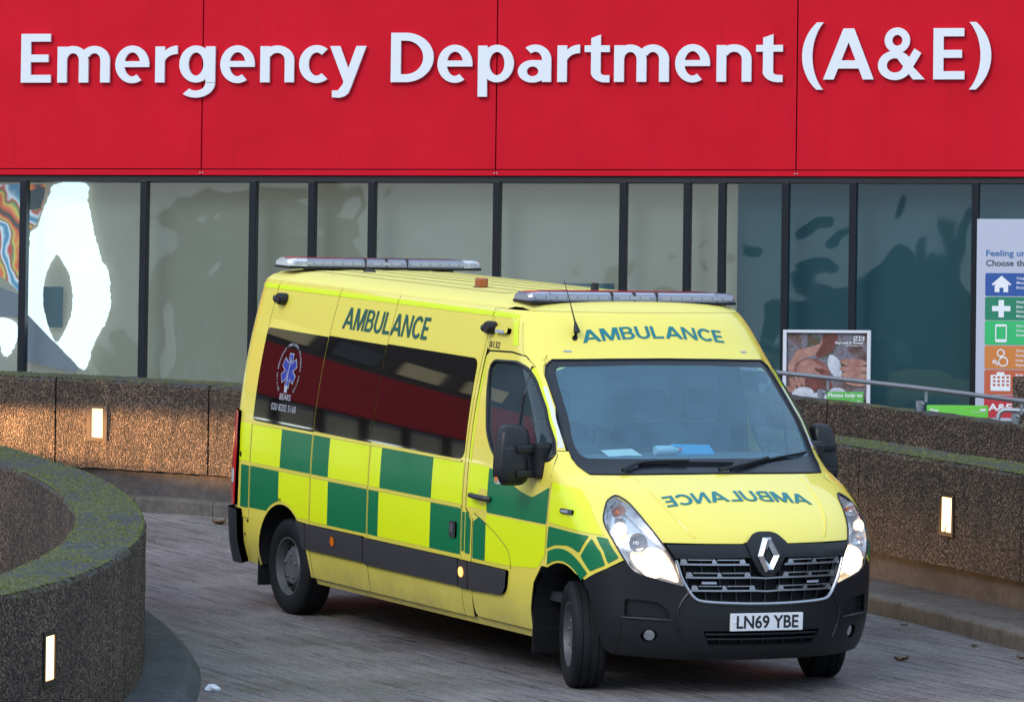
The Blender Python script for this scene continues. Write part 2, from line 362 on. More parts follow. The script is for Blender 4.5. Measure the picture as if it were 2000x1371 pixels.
# ================================================================== SETTING: ground, kerbs, walls
def aggregate(name, a, b, c, sc=85, moss=True):
    m = mat(name, b, .85); t = NT(m); v = t.geo()
    vo = t.n('TexVoronoi'); vo.inputs['Scale'].default_value = sc; t.l(v, vo.inputs['Vector'])
    sx = t.n('SeparateXYZ'); t.l(vo.outputs['Color'], sx.inputs[0])
    st = t.ramp(sx.outputs[0], [(.0, a), (.45, b), (.85, c), (1., tuple(min(1, k * 1.9) for k in c))])
    big = t.noise(v, 1.3, 5, .65); st = t.mix(t.math('MULTIPLY', t.ramp(big, [(.35, (1, 1, 1)), (.7, (0, 0, 0))]), .45), st, tuple(k * .35 for k in a))
    streak = t.noise(t.geo((9, 9, .7)), 1., 4, .6); st = t.mix(t.math('MULTIPLY', t.ramp(streak, [(.5, (0, 0, 0)), (.75, (1, 1, 1))]), .45), st, (.022, .02, .019))
    if moss:
        g = t.n('NewGeometry'); s2 = t.n('SeparateXYZ'); t.l(g.outputs['Normal'], s2.inputs[0])
        top = t.ramp(s2.outputs[2], [(.35, (0, 0, 0)), (.75, (1, 1, 1))])
        fine = t.noise(v, 26, 5, .7); cov = t.noise(v, 1.0, 6, .75)
        mossc = t.ramp(fine, [(.3, (.018, .020, .007)), (.5, (.075, .084, .024)), (.74, (.17, .18, .05))])
        conc = t.ramp(t.noise(v, 40, 4, .7), [(.3, (.020, .021, .022)), (.7, (.085, .088, .09))])
        cap = t.mix(t.ramp(t.math('ADD', t.math('MULTIPLY', cov, .8), t.math('MULTIPLY', fine, .25)), [(.49, (0, 0, 0)), (.60, (1, 1, 1))]), conc, mossc)
        st = t.mix(top, st, cap)
    t.base(st); t.bump(t.math('ADD', t.math('MULTIPLY', vo.outputs['Distance'], -1.), t.math('MULTIPLY', t.noise(v, 30, 4), .5)), .8, .012)
    return m
aggregate('aggregate', (.020, .012, .009), (.062, .038, .026), (.19, .122, .080), 100)
aggregate('aggregate_grey', (.014, .009, .0062), (.047, .029, .019), (.18, .118, .080), 90)
def stone(name, a, b, sc=14):
    m = mat(name, a, .85); t = NT(m); v = t.geo(); n = t.noise(v, sc, 7, .7); k = t.noise(v, 1.7, 4, .6)
    t.base(t.mix(t.math('MULTIPLY', t.ramp(k, [(.45, (0, 0, 0)), (.7, (1, 1, 1))]), .6), t.ramp(n, [(.3, a), (.7, b)]), tuple(q * .45 for q in a))); t.bump(t.noise(v, 70, 5, .7), .5, .008); return m
stone('plinth_concrete', (.055, .045, .042), (.12, .10, .093)); stone('kerb_stone', (.075, .064, .055), (.155, .132, .112)); stone('apron_concrete', (.03, .035, .038), (.075, .08, .085))
# road: tamped concrete, ribbed across the ramp
m = mat('road_surface', (.1, .1, .1), .72); t = NT(m)
ang = -math.atan2(CR[1], CR[0])
vr = t.geo((.5, 3.6, 1), (0, 0, ang)); v = t.geo()
rib = t.noise(vr, 3.0, 8, .82); rib2 = t.noise(t.geo((.35, 9, 1), (0, 0, ang)), 2.2, 4, .8)
fine = t.noise(v, 55, 5, .85); pat = t.noise(v, .55, 5, .65); spk = t.n('TexVoronoi'); spk.inputs['Scale'].default_value = 62; t.l(v, spk.inputs['Vector']); sxx = t.n('SeparateXYZ'); t.l(spk.outputs['Color'], sxx.inputs[0])
c0 = t.ramp(pat, [(.30, (.100, .087, .087)), (.5, (.200, .178, .178)), (.72, (.31, .272, .255))])
c0 = t.mix(.75, c0, t.ramp(rib, [(.30, (.30, .29, .29)), (.5, (1, 1, 1)), (.72, (1.45, 1.4, 1.4))]), 'MULTIPLY')
c0 = t.mix(.8, c0, t.ramp(rib2, [(.40, (.22, .22, .23)), (.47, (1, 1, 1))]), 'MULTIPLY')
c0 = t.mix(.7, c0, t.ramp(fine, [(.36, (.35, .35, .35)), (.64, (1.6, 1.6, 1.6))]), 'MULTIPLY')
c0 = t.mix(t.ramp(sxx.outputs[1], [(.955, (0, 0, 0)), (.97, (.8, .8, .8))]), c0, (.34, .32, .30))
t.base(c0); t.bump(t.math('ADD', t.math('ADD', t.math('MULTIPLY', rib, 1.), t.math('MULTIPLY', rib2, .8)), t.math('MULTIPLY', fine, .25)), .9, .03)
t.rgh(t.ramp(pat, [(.35, (.40, .40, .40)), (.65, (.85, .85, .85))]))

road = obj('road', [(-90, -90, 0), (90, -90, 0), (90, 90, 0), (-90, 90, 0)], [(0, 1, 2, 3)], 'road_surface'); tag(road, 'ribbed grey concrete ramp the ambulance is driving on', 'road', kind='structure')

def spline(P, n=16):
    return np.array(smoothp(P, n, closed=False))
class Path:
    def __init__(s, P, n=16):
        Q = spline(P, n); d = np.r_[0, np.cumsum(np.linalg.norm(np.diff(Q, axis=0), axis=1))]; s.L = d[-1]
        s.q = np.arange(0, s.L, .05); s.Q = np.stack([np.interp(s.q, d, Q[:, k]) for k in (0, 1)], 1); s.L = s.q[-1]
        T = np.gradient(s.Q, axis=0); T /= np.linalg.norm(T, axis=1)[:, None]; s.T = T; s.N = np.stack([-T[:, 1], T[:, 0]], 1)
    def at(s, a, off=0.):
        f = lambda A: np.stack([np.interp(a, s.q, A[:, k]) for k in (0, 1)], -1)
        return f(s.Q) + f(s.N) * np.expand_dims(off, -1) if np.ndim(a) else f(s.Q) + f(s.N) * off
    def tan(s, a): v = np.array([np.interp(a, s.q, s.T[:, k]) for k in (0, 1)]); return v / np.linalg.norm(v)
    def find(s, p): return s.q[np.argmin(np.linalg.norm(s.Q - np.array(p[:2]), axis=1))]
def sweep(path, a0, a1, section, step=.12, jit=0., offf=None):
    """sweep a closed (offset, z) section along part of a path"""
    n = max(2, int((a1 - a0) / step) + 1); A = np.linspace(a0, a1, n); V = []; F = []; m = len(section)
    for i, a in enumerate(A):
        o0 = offf(a) if offf else 0.
        for (o, z) in section:
            p = path.at(a, o0 + o); j = rng.normal(0, jit, 3) if jit and 0 < i < n - 1 else (0, 0, 0); V.append((p[0] + j[0], p[1] + j[1], z + j[2]))
    for i in range(n - 1):
        for k in range(m): F.append((i * m + k, i * m + (k + 1) % m, (i + 1) * m + (k + 1) % m, (i + 1) * m + k))
    F.append(tuple(range(m - 1, -1, -1))); F.append(tuple((n - 1) * m + k for k in range(m)))
    return V, F
def fixn(o):
    bm = bmesh.new(); bm.from_mesh(o.data); bmesh.ops.recalc_face_normals(bm, faces=bm.faces[:]); bm.to_mesh(o.data); bm.free(); return o
def wsec(th, z0, z1, top=6, ch=.035):
    """wall section with a worn, chamfered top"""
    s = [(0, z0)] + [(0, z0 + (z1 - ch - z0) * k / 3) for k in (1, 2, 3)]
    s += [(ch * .4, z1 - ch * .3)] + [(ch + (th - 2 * ch) * k / top, z1) for k in range(top + 1)] + [(th - ch * .4, z1 - ch * .3), (th, z1 - ch), (th, z0)]
    return s
def moss_tufts(name, parent, path, a0, a1, o0, o1, z, n, offf=None):
    V = []; F = []; r2 = np.random.default_rng(abs(hash(name)) % 1000 if False else len(name) * 7 + n)
    cl = r2.uniform(a0, a1, 60); co = r2.uniform(o0, o1, 60)
    for i in range(n):
        k = r2.integers(60); a = np.clip(cl[k] + r2.normal(0, .22), a0, a1); o = np.clip(co[k] + r2.normal(0, .09), o0, o1); p = path.at(a, (offf(a) if offf else 0) + o)
        s = r2.uniform(.008, .022); h = r2.uniform(.003, .010); b = len(V); th = r2.uniform(0, 6.28)
        for q in range(4): V.append((p[0] + s * math.cos(th + q * 1.57), p[1] + s * math.sin(th + q * 1.57), z - .004))
        V.append((p[0] + r2.normal(0, .003), p[1] + r2.normal(0, .003), z + h)); F += [(b, b + 1, b + 4), (b + 1, b + 2, b + 4), (b + 2, b + 3, b + 4), (b + 3, b, b + 4)]
    o = obj(name, V, F, 'moss_green', parent); o['kind'] = 'stuff'; return o
m = mat('moss_green', (.08, .10, .03), .95); t = NT(m); v = t.geo(); t.base(t.ramp(t.noise(v, 30, 4, .7), [(.3, (.024, .027, .010)), (.5, (.08, .088, .026)), (.72, (.18, .19, .055))]))

OUT = Path(np.array([(-16, -3.0), (-14.5, -1.4), (-12.8, .25), (-11.74, 1.085), (-10.95, 1.576), (-9.5, 2.25), (-7.5, 2.85), (-5.3, 3.1), (-3.1, 3.095), (-2.34, 3.06), (-1.61, 3.0), (-.655, 2.87), (1.5, 2.4), (4, 1.4), (6, .3)]))
def woff(a):                                              # pavement between kerb and wall widens along the curve
    x = OUT.at(a)[0]; return .2 + .4 * np.clip((x + 11.0) / 6.5, 0, 1)
# kerb stones
kerb = obj('kerb', *sweep(OUT, .2, OUT.L - .2, [(.15, 0), (.15, .118), (.75, .118), (.75, 0)], .3), 'plinth_concrete'); fixn(kerb); tag(kerb, 'raised concrete kerb and narrow pavement along the outer ramp wall', 'kerb', kind='structure')
a = .2; KL = .80
while a + KL < OUT.L - .2:
    V, F = sweep(OUT, a + .004, a + KL - .004, [(0, 0), (0, .100), (.006, .116), (.02, .124), (.148, .126), (.148, 0)], .2, .0012)
    fixn(obj('kerbstone', V, F, 'kerb_stone', kerb)); a += KL
# outer wall
wo_ = empty('ramp_wall', (*OUT.at(OUT.find((-4.28, 3.1)), .6), 0), 'brown pebble-dash concrete wall along the outer kerb of the curved ramp', 'wall')
def under(o, root):                                       # keep world coordinates when parenting
    o.parent = root; o.matrix_parent_inverse = Matrix.Translation(root.location).inverted(); return o
joints = [OUT.find(p) for p in ((-15.6, -2.6), (-13.95, -.9), (-12.55, .45), (-11.31, 1.36), (-9.3, 2.32), (-7.0, 2.93), (-4.28, 3.1), (-1.93, 3.04), (.6, 2.62), (3., 1.8))]
under(fixn(obj('plinth', *sweep(OUT, joints[0], joints[-1], [(.07, .11), (.07, .40), (.40, .40), (.40, .11)], .2, 0, woff), 'plinth_concrete')), wo_)
for a0, a1 in zip(joints[:-1], joints[1:]):
    w = fixn(obj('wall_panel', *sweep(OUT, a0 + .008, a1 - .008, wsec(.44, .33, 1.10), .07, .003, woff), 'aggregate' if a1 < joints[4] + .1 else 'aggregate_grey')); under(w, wo_)
mt = moss_tufts('moss', None, OUT, OUT.find((-5.5, 3.1)), OUT.find((-1., 2.9)), .02, .42, 1.10, 2600, woff); under(mt, wo_)
mt = moss_tufts('moss', None, OUT, OUT.find((-13.6, -.6)), OUT.find((-10.6, 1.75)), .02, .42, 1.10, 1200, woff); under(mt, wo_)
# upper wall behind it, carrying the handrail
uw = empty('upper_wall', (*OUT.at(OUT.find((-5.5, 3.1)), 1.9), 0), 'taller pebble-dash wall behind the ramp wall, under the metal handrail', 'wall')
uj = [OUT.find((x, y)) for x, y in ((-9.9, 2.1), (-6.56, 3.0), (-3.3, 3.1), (.2, 2.7))]
for a0, a1 in zip(uj[:-1], uj[1:]):
    under(fixn(obj('wall_panel', *sweep(OUT, a0 + .008, a1 - .008, [(q + 1.9, z) for q, z in wsec(.14, 0, 1.25, 3, .02)], .08, .003), 'aggregate_grey')), uw)
# inner wall of the curve with its apron
INN = Path(np.array([(-10.5, -2.6), (-8.6, -2.15), (-7.17, -2.05), (-5.62, -2.19), (-4.41, -2.38), (-3.26, -2.67), (-2.3, -2.97), (-1.45, -3.29), (-.53, -3.71), (.15, -4.07), (.68, -4.39), (1.35, -4.84), (1.85, -5.27), (2.35, -5.77), (3.0, -6.6), (3.6, -7.7), (4.0, -9.0), (4.15, -10.6), (4.0, -12.5), (3.5, -14.5)]))
iw = empty('inner_ramp_wall', (*INN.at(INN.find((-.53, -3.71))), 0), 'thick curved pebble-dash wall with mossy top on the inside of the bend', 'wall')
ij = [INN.find(p) for p in ((-10.3, -2.5), (-8.3, -2.1), (-5.9, -2.16), (-3.3, -2.67), (-1.4, -3.31), (.69, -4.395), (2.5, -5.95), (3.9, -8.6), (4.1, -11.2), (3.6, -14.1))]
for a0, a1 in zip(ij[:-1], ij[1:]):
    under(fixn(obj('wall_panel', *sweep(INN, a0 + .006, a1 - .006, [(-q, z) for q, z in wsec(.45, .0, 1.0, 8)], .05, .004), 'aggregate_grey')), iw)
mt = moss_tufts('moss', None, INN, INN.find((-7.2, -2.05)), INN.find((2.6, -6.1)), -.43, -.02, 1.0, 4200); under(mt, iw)
ik = obj('inner_kerb', *sweep(INN, INN.find((-8, -2.1)), INN.find((3.6, -14.0)), [(-.02, 0), (-.02, .10), (.02, .105), (.27, .100), (.31, .08), (.35, .03), (.37, 0)], .12, .001), 'apron_concrete'); fixn(ik); tag(ik, 'low dark concrete apron at the foot of the inner curved wall', 'kerb', kind='structure')

# wall lamps
mat('bronze', (.10, .066, .045), .5, .4); mat('bronze_dark', (.035, .028, .022), .5, .4); mat('lamp_warm', (1, .8, .5), .4, emit=(1, .60, .26), es=.62); mat('lamp_bright', (1, .85, .6), .4, emit=(1, .60, .23), es=2.3)
def wall_lamp(p, T, label, lens, lw=.105, wash=False):
    T = Vector((T[0], T[1], 0)).normalized(); N = Vector((T.y, -T.x, 0))       # N faces the road on the outer wall
    M = Matrix(((T.x, N.x, 0, p[0]), (T.y, N.y, 0, p[1]), (0, 0, 1, p[2]), (0, 0, 0, 1)))
    r = empty('wall_lamp', label=label, cat='lamp', group='lamps set into the ramp walls', matrix=M)
    W, H, d = .10, .155, .012; h = lw / 2; q = .128
    fr = MB(); fr.box((-W, -.05, -H), (-h, d, H)); fr.box((h, -.05, -H), (W, d, H)); fr.box((-h, -.05, q), (h, d, H)); fr.box((-h, -.05, -H), (h, d, -q)); fr.build('frame', 'bronze' if lw < .12 else 'bronze_dark', r)
    MB().box((-h + .002, -.04, -q + .002), (h - .002, .004, q - .002), .003).build('lens', lens, r)
    for s in (-1, 1): MB().lathe([(.006, 0), (.006, .004)], (s * (W - .012), d, H - .016), (0, 1, 0), 8).build('screw', 'satin_silver', r)
    if wash:
        for s, e in ((0, 0),)[1:]:
            L = bpy.data.lights.new('lamp_light', 'SPOT'); L.energy = e; L.color = (1, .58, .25); L.spot_size = math.radians(120); L.spot_blend = .3; L.shadow_soft_size = .03
            o = bpy.data.objects.new('lamp_light', L); link(o, r); o.location = (-s * .20, .34, .13); dv = Vector((s * 1, -.26, -.20)).normalized(); o.rotation_euler = (-dv).to_track_quat('Z', 'Y').to_euler(); o.scale = (1, .16, 1)
    return r
# dipped beam of a vehicle coming round the bend beyond the left edge: its light lies along the brown wall
Lb = bpy.data.lights.new('oncoming_headlight', 'SPOT'); Lb.energy = 5600; Lb.color = (1, .55, .22); Lb.spot_size = math.radians(84); Lb.spot_blend = .75; Lb.shadow_soft_size = .04
ob = link(bpy.data.objects.new('oncoming_headlight', Lb)); ob.location = (-14.6, -2.5, .76); dv = (Vector((-12.9, .4, .76)) - Vector(ob.location)).normalized(); dv.z = -.042; ob.rotation_euler = (-dv).to_track_quat('Z', 'Y').to_euler(); ob.scale = (1, .085, 1)
aB = OUT.find((-12.22, .72)); pB = OUT.at(aB, woff(aB)); pB = np.array((-12.353, .884)); TB_ = OUT.tan(OUT.find((-12.25, .7)))
wall_lamp((*(pB - .0 * np.array([-TB_[1], TB_[0]])), .72), TB_, 'glowing amber wall lamp in the brown wall lit by the oncoming headlight', 'lamp_warm', .115, True)
wall_lamp((-2.99, 3.690, .707), OUT.tan(OUT.find((-2.99, 3.09))), 'bright white-yellow wall lamp in the wall beside the ambulance headlight', 'lamp_bright', .150)
ai = INN.find((1.86, -5.28)); pi_ = INN.at(ai, .0); wall_lamp((*pi_, .575), -INN.tan(ai), 'bright narrow wall lamp in the inner curved mossy wall', 'lamp_bright', .150)

# handrail on the upper wall
m = mat('galvanised', (.33, .35, .38), .42, .7); t = NT(m); t.base(t.mix(t.noise(t.geo(), 40, 4), (.24, .26, .29), (.42, .44, .47)))
hr0, hr1 = OUT.find((-9.7, 2.2)), OUT.find((.1, 2.7))
hr = empty('handrail', (*OUT.at(OUT.find((-5.5, 3.1)), 2.1), 1.25), 'grey galvanised tube handrail above the upper pebble-dash wall', 'handrail')
under(MB().tube([(*OUT.at(a, 1.97), 1.425) for a in np.linspace(hr0, hr1, 60)], .019, 10).build('rail', 'galvanised', None, True), hr)
for x, y in ((-8.6, 2.55), (-7.35, 2.88), (-6.68, 2.97), (-5.5, 3.09), (-4.3, 3.1), (-3.0, 3.09), (-1.8, 3.02)):
    a = OUT.find((x, y)); p = OUT.at(a, 1.97); tt = OUT.tan(a); q = p + tt * .085
    b = MB().tube([(*p, 1.22), (*p, 1.31)], .024, 8); b.tube([(*p, 1.27), (*p, 1.325)], .031, 8); b.tube([(*p, 1.305), *[(*(p + tt * .06), 1.305)], (*q, 1.325), (*q, 1.405)], .013, 7); under(b.build('post', 'galvanised', None, True), hr)

# ================================================================== BUILDING
FH = Vector((0.60494, 0.796, 0.02064)); FV = Vector((-0.08344, 0.03759, 0.9958)); FV = (FV - FH * FV.dot(FH)).normalized(); FH.normalize(); FN = FH.cross(FV); FO = (-12.963, 5.181, 2.586)
FM = Matrix(((FH.x, FV.x, FN.x, FO[0]), (FH.y, FV.y, FN.y, FO[1]), (FH.z, FV.z, FN.z, FO[2]), (0, 0, 0, 1)))
m = mat('sign_red', (.58, .010, .032), .55, spec=.12); t = NT(m); v = t.coord('Object'); g = t.noise(v, 1.1, 4, .6); oi = t.n('ObjectInfo'); c1 = t.mix(t.ramp(g, [(.3, (0, 0, 0)), (.7, (1, 1, 1))]), (.55, .0030, .015), (.64, .0045, .021)); c1 = t.mix(t.math('MULTIPLY', oi.outputs['Random'], .14), c1, (.40, .002, .010)); run = t.noise(t.coord('Object', (14, .5, 1)), 1., 4, .6); t.base(t.mix(t.math('MULTIPLY', t.ramp(run, [(.52, (0, 0, 0)), (.72, (1, 1, 1))]), .18), c1, (.33, .004, .012))); t.bump(t.math('ADD', t.noise(v, .9, 2), t.math('MULTIPLY', t.noise(v, 160, 2), .02)), .12, .02); t.rgh(t.ramp(t.noise(v, 7, 5), [(.3, (.5, .5, .5)), (.7, (.62, .62, .62))]))
mat('sign_white', (.74, .75, .78), .5, spec=.2); mat('mullion_black', (.004, .006, .011), .4, spec=.25); mat('header_black', (.006, .006, .008), .6)
m = mat('screen_beige', (.36, .335, .275), .8, emit=(1, .83, .60), es=.14); t = NT(m); v = t.coord('Object'); t.base(t.ramp(t.noise(v, .5, 4), [(.35, (.25, .235, .19)), (.65, (.36, .33, .26))]))  # blind given its own glow for room light behind it
mat('partition_teal', (.045, .115, .135), .7, emit=(.3, .75, .85), es=.018); stone('base_brown', (.035, .03, .027), (.07, .06, .05)); mat('upper_brown', (.030, .018, .016), .6); mat('lit_room', (.5, .45, .3), .6, emit=(1, .82, .35), es=.42); mat('floor_dark', (.05, .05, .05), .7)  # teal partition brightened by a faint glow
bld = empty('hospital_building', label='hospital building with red emergency department fascia above a dark framed glazed front', cat='building', matrix=FM)
P0, PW = -2.905, 2.753
for k in range(-11, 8):
    a0, a1 = P0 + PW * k, P0 + PW * (k + 1)
    MB().box((a0 + .006, .322, -.02), (a1 - .006, 2.20, .03)).build('sign_panel', 'sign_red', bld)
    MB().box((a0 + .002, .262, -.02), (a1 - .002, .313, .026)).build('sign_trim', 'sign_red', bld)
    for s in (-.012, .012): MB().lathe([(.006, 0), (.006, .004)], (a0 + s, .285, .026), (0, 0, 1), 8).build('screw', 'satin_silver', bld)
MB().box((-33.5, .215, -.10), (19.15, 2.2, -.03)).build('sign_backing', 'header_black', bld)
MB().box((-33.5, .205, -.08), (19.15, .255, .0)).build('header', 'header_black', bld)
mull = [-4.596, -3.449, -2.418, -1.865, -1.304, -.142, 1.024, 1.610, 1.928, 2.505, 3.117, 4.218]
while mull[0] > -32: mull.insert(0, mull[0] - 1.15)
mull += [5.35 + 1.15 * k for k in range(13)]
for h in mull: MB().box((h - .033, -2.0, -.10), (h + .033, .21, .02), .006).build('mullion', 'mullion_black', bld)
for h0, h1 in zip(mull[:-1], mull[1:]): MB().box((h0 + .033, -1.98, -.056), (h1 - .033, .208, -.05)).build('pane', 'facade_glass', bld)
MB().box((-33.5, -2.6, -.10), (19.15, -2.0, .04)).build('sill_wall', 'base_brown', bld)
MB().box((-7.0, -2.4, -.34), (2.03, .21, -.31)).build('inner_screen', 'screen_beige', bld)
mat('wall_glow', (.36, .30, .22), .8, emit=(1, .74, .46), es=.42); mat('streak_white', (.9, .9, .9), .4, emit=(1, .95, .85), es=12.)
MB().box((-33.5, -2.4, -.94), (-7.005, .21, -.90)).build('lit_room_wall', 'wall_glow', bld)  # unseen glowing wall added to brighten the van's side window reflections
for k in range(9): MB().box((-32.6 + k * 2.8, -.62, -.60), (-31.3 + k * 2.8, -.57, -.52)).build('streak_bar', 'streak_white', bld)  # unseen glowing bars added as white streaks in those reflections
MB().box((2.032, -2.4, -.345), (19.15, .21, -.312)).build('inner_partition', 'partition_teal', bld)
MB().box((-33.5, .212, -1.2), (19.15, .25, -.12)).build('soffit', 'floor_dark', bld)
MB().box((-33.5, 2.2, -6), (19.15, 7.2, -.12)).build('upper_wall', 'upper_brown', bld)
MB().box((-33.5, 7.2, -6), (19.15, 7.5, .1)).build('parapet', 'base_brown', bld)
MB().box((19.15, -2.6, -6), (19.35, 7.2, .03)).build('end_wall', 'upper_brown', bld)
for k in range(27):
    h = -33 + k * 1.9
    w_ = MB().box((h, 2.45, -.12), (h + 1.35, 3.15, -.09)).build('upper_window', 'mullion_black', bld)
    MB().box((h + .06, 2.5, -.088), (h + 1.29, 3.10, -.08)).build('lit_pane' if k % 3 else 'pane', 'lit_room' if k % 3 else 'facade_glass', w_)
mat('notice_grey', (.10, .17, .20), .6)
# a wall poster and shelf seen through the glass
MB().box((.30, -1.25, -.305), (.90, -.70, -.29)).build('notice', 'notice_grey', bld)
# raised letters: text, left, right edges on the fascia, baseline, cap height
LET = [('E', -4.622, -4.338), ('m', -4.274, -3.776), ('e', -3.723, -3.402), ('r', -3.344, -3.135), ('g', -3.116, -2.777), ('e', -2.729, -2.405), ('n', -2.352, -2.035), ('c', -1.987, -1.722), ('y', -1.699, -1.359), ('D', -1.129, -0.733), ('e', -0.695, -0.372), ('p', -0.32, 0.012), ('a', 0.05, 0.357), ('r', 0.414, 0.621), ('t', 0.664, 0.894), ('m', 0.936, 1.438), ('e', 1.495, 1.813), ('n', 1.873, 2.19), ('t', 2.232, 2.474)]
LET2 = [('(', 2.65, 2.841), ('A', 2.841, 3.298), ('&', 3.335, 3.759), ('E', 3.833, 4.113), (')', 4.154, 4.351)]
def letter(ch, x0, x1, base, cap, parent, depth=.045, n0=.03, mt='sign_white'):
    P, F = stroke_glyph(ch); a, b = P[:, 0].min(), P[:, 0].max(); bm = bmesh.new()
    vs = [bm.verts.new((x0 + (p[0] - a) * (x1 - x0) / (b - a), base + p[1] * cap, n0 + .012)) for p in P]
    for f in F:
        w = [vs[i] for i in f]; e = (w[1].co - w[0].co).cross(w[2].co - w[0].co); bm.faces.new(w if e.z > 0 else w[::-1])
    r = bmesh.ops.extrude_face_region(bm, geom=bm.faces[:])
    for g in r['geom']:
        if isinstance(g, bmesh.types.BMVert): g.co.z += depth - .012
    bmesh.ops.recalc_face_normals(bm, faces=bm.faces[:]); me = bpy.data.meshes.new('letter'); bm.to_mesh(me); bm.free(); me.materials.append(MATS[mt])
    return link(bpy.data.objects.new('letter', me), parent)
for ch, x0, x1 in LET: letter(ch, x0, x1, 1.111, .452, bld)
for ch, x0, x1 in LET2: letter(ch, x0, x1, 1.130, .460, bld)

# ---- unseen houses across the street, skyline shaped for the window reflections
mat('far_brick', (.060, .045, .038), .85); mat('far_pane', (.30, .36, .42), .15); mat('far_roof', (.035, .037, .042), .8)
hx = -46.; hh = Vector((FH.x, FH.y, 0)).normalized(); nh = hh.cross(Vector((0, 0, 1)))
for k, (w_, h_, rf, gap, lab) in enumerate(((9, 13.2, 3., 2.5, 'widest'), (7, 10.8, 3.4, .8, 'low'), (6, 15.6, 1.4, 3.2, 'tall narrow'), (8, 12.4, 3., .3, 'mid height'), (5, 16.6, 1.0, 2.2, 'tallest'), (9, 11.7, 3.2, 1.4, 'broad low'), (6, 14.2, 2.4, 3.0, 'steep roofed'), (8, 12.8, 2.0, 1.0, 'plain'), (7, 14.6, 2.6, 2.0, 'end'))):
    far = empty('brick_house', label='%s dark brick house across the street facing the hospital' % lab, cat='house', group='houses across the street', matrix=Matrix(((-hh.x, 0, -nh.x, FO[0] + hh.x * (4 - hx) + nh.x * 98), (-hh.y, 0, -nh.y, FO[1] + hh.y * (4 - hx) + nh.y * 98), (0, 1, 0, 0), (0, 0, 0, 1))))
    MB().box((0, 0, -8), (w_, h_, 0)).build('wall', 'far_brick', far)
    obj('roof', [(-.2, h_, .2), (w_ + .2, h_, .2), (w_ / 2, h_ + rf, .2), (-.2, h_, -8), (w_ + .2, h_, -8), (w_ / 2, h_ + rf, -8)], [(0, 1, 2), (3, 5, 4), (0, 2, 5, 3), (1, 4, 5, 2), (0, 3, 4, 1)], 'far_roof', far)
    MB().box((w_ * .2, h_, -4), (w_ * .2 + .8, h_ + rf + 1.2, -3)).build('chimney', 'far_brick', far)
    for i_ in range(int(w_ / 2.2)):
        for j_ in range(int(h_ / 3.2)): MB().box((.7 + i_ * 2.2, 1.2 + j_ * 3.1, 0), (1.8 + i_ * 2.2, 2.9 + j_ * 3.1, .05)).build('window', 'far_pane', far)
    hx += w_ + gap
# ---- glowing flat shapes added behind the left panes
flat = lambda n: (lambda u, v: np.stack([u, v, np.full_like(u, n)], -1))
UP = (0, 0, 1)
dsp = empty('glowing_shapes', label='glowing flat shapes added behind the left window with a big white ring shape', cat='screen', matrix=FM @ Matrix.Translation((-4.6, -1.98, -.30)))
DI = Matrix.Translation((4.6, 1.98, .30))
def dpatch(name, poly, n, mt, holes=(), parent=None):
    P, F = tri(poly, holes, .12); return obj(name, [(p[0] + 4.6, p[1] + 1.98, n + .30) for p in P], F if True else F, mt, parent or dsp)
mat('glow_white', (.9, .9, .9), .5, emit=(.86, .98, 1.0), es=1.25); mat('glow_grey', (.16, .17, .20), .5, emit=(.20, .21, .26), es=.35); mat('glow_dark', (.03, .035, .04), .4, emit=(.035, .05, .055), es=.6)
m = mat('glow_colour', (.4, .2, .1), .5); t = NT(m); v = t.coord('Object', (1.0, .8, 1)); wv = t.n('TexWave', bands_direction='DIAGONAL'); wv.inputs['Scale'].default_value = 1.0; wv.inputs['Distortion'].default_value = 9; wv.inputs['Detail'].default_value = 3; wv.inputs['Detail Scale'].default_value = 1.6; t.l(v, wv.inputs['Vector'])
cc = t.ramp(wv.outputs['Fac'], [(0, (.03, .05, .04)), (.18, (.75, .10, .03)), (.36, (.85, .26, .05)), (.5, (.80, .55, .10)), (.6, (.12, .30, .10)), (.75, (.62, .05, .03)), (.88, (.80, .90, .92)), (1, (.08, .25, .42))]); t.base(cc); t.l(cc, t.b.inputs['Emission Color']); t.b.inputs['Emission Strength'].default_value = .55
mat('lit_beige', (.36, .335, .275), .8, emit=(1, .83, .60), es=.14)  # carries the same added glow as the blind
WH = [(-4.361, .20), (-4.068, .20), (-4.049, .045), (-4.009, -.145), (-3.968, -.305), (-3.912, -.509), (-3.863, -.567), (-3.832, -.669), (-3.821, -.8), (-3.823, -.946), (-3.865, -1.099), (-3.916, -1.179), (-3.982, -1.326), (-4.01, -1.428), (-4.046, -1.523), (-4.106, -1.509), (-4.343, -1.277), (-4.619, -1.024), (-4.639, -.688), (-4.613, -.454), (-4.594, -.257), (-4.534, -.213), (-4.491, -.088), (-4.419, .102)]
HO = [(-4.334, -.46), (-4.28, -.54), (-4.218, -.642), (-4.181, -.831), (-4.197, -1.021), (-4.277, -1.211), (-4.339, -1.27), (-4.421, -1.096), (-4.465, -.921), (-4.462, -.746), (-4.43, -.614), (-4.371, -.497)]
def ragged(poly, amp, seed):
    r = np.random.default_rng(seed); return [(a + r.normal(0, amp), b + r.normal(0, amp * .6)) for a, b in densify(smoothp(poly, 3), .03)]
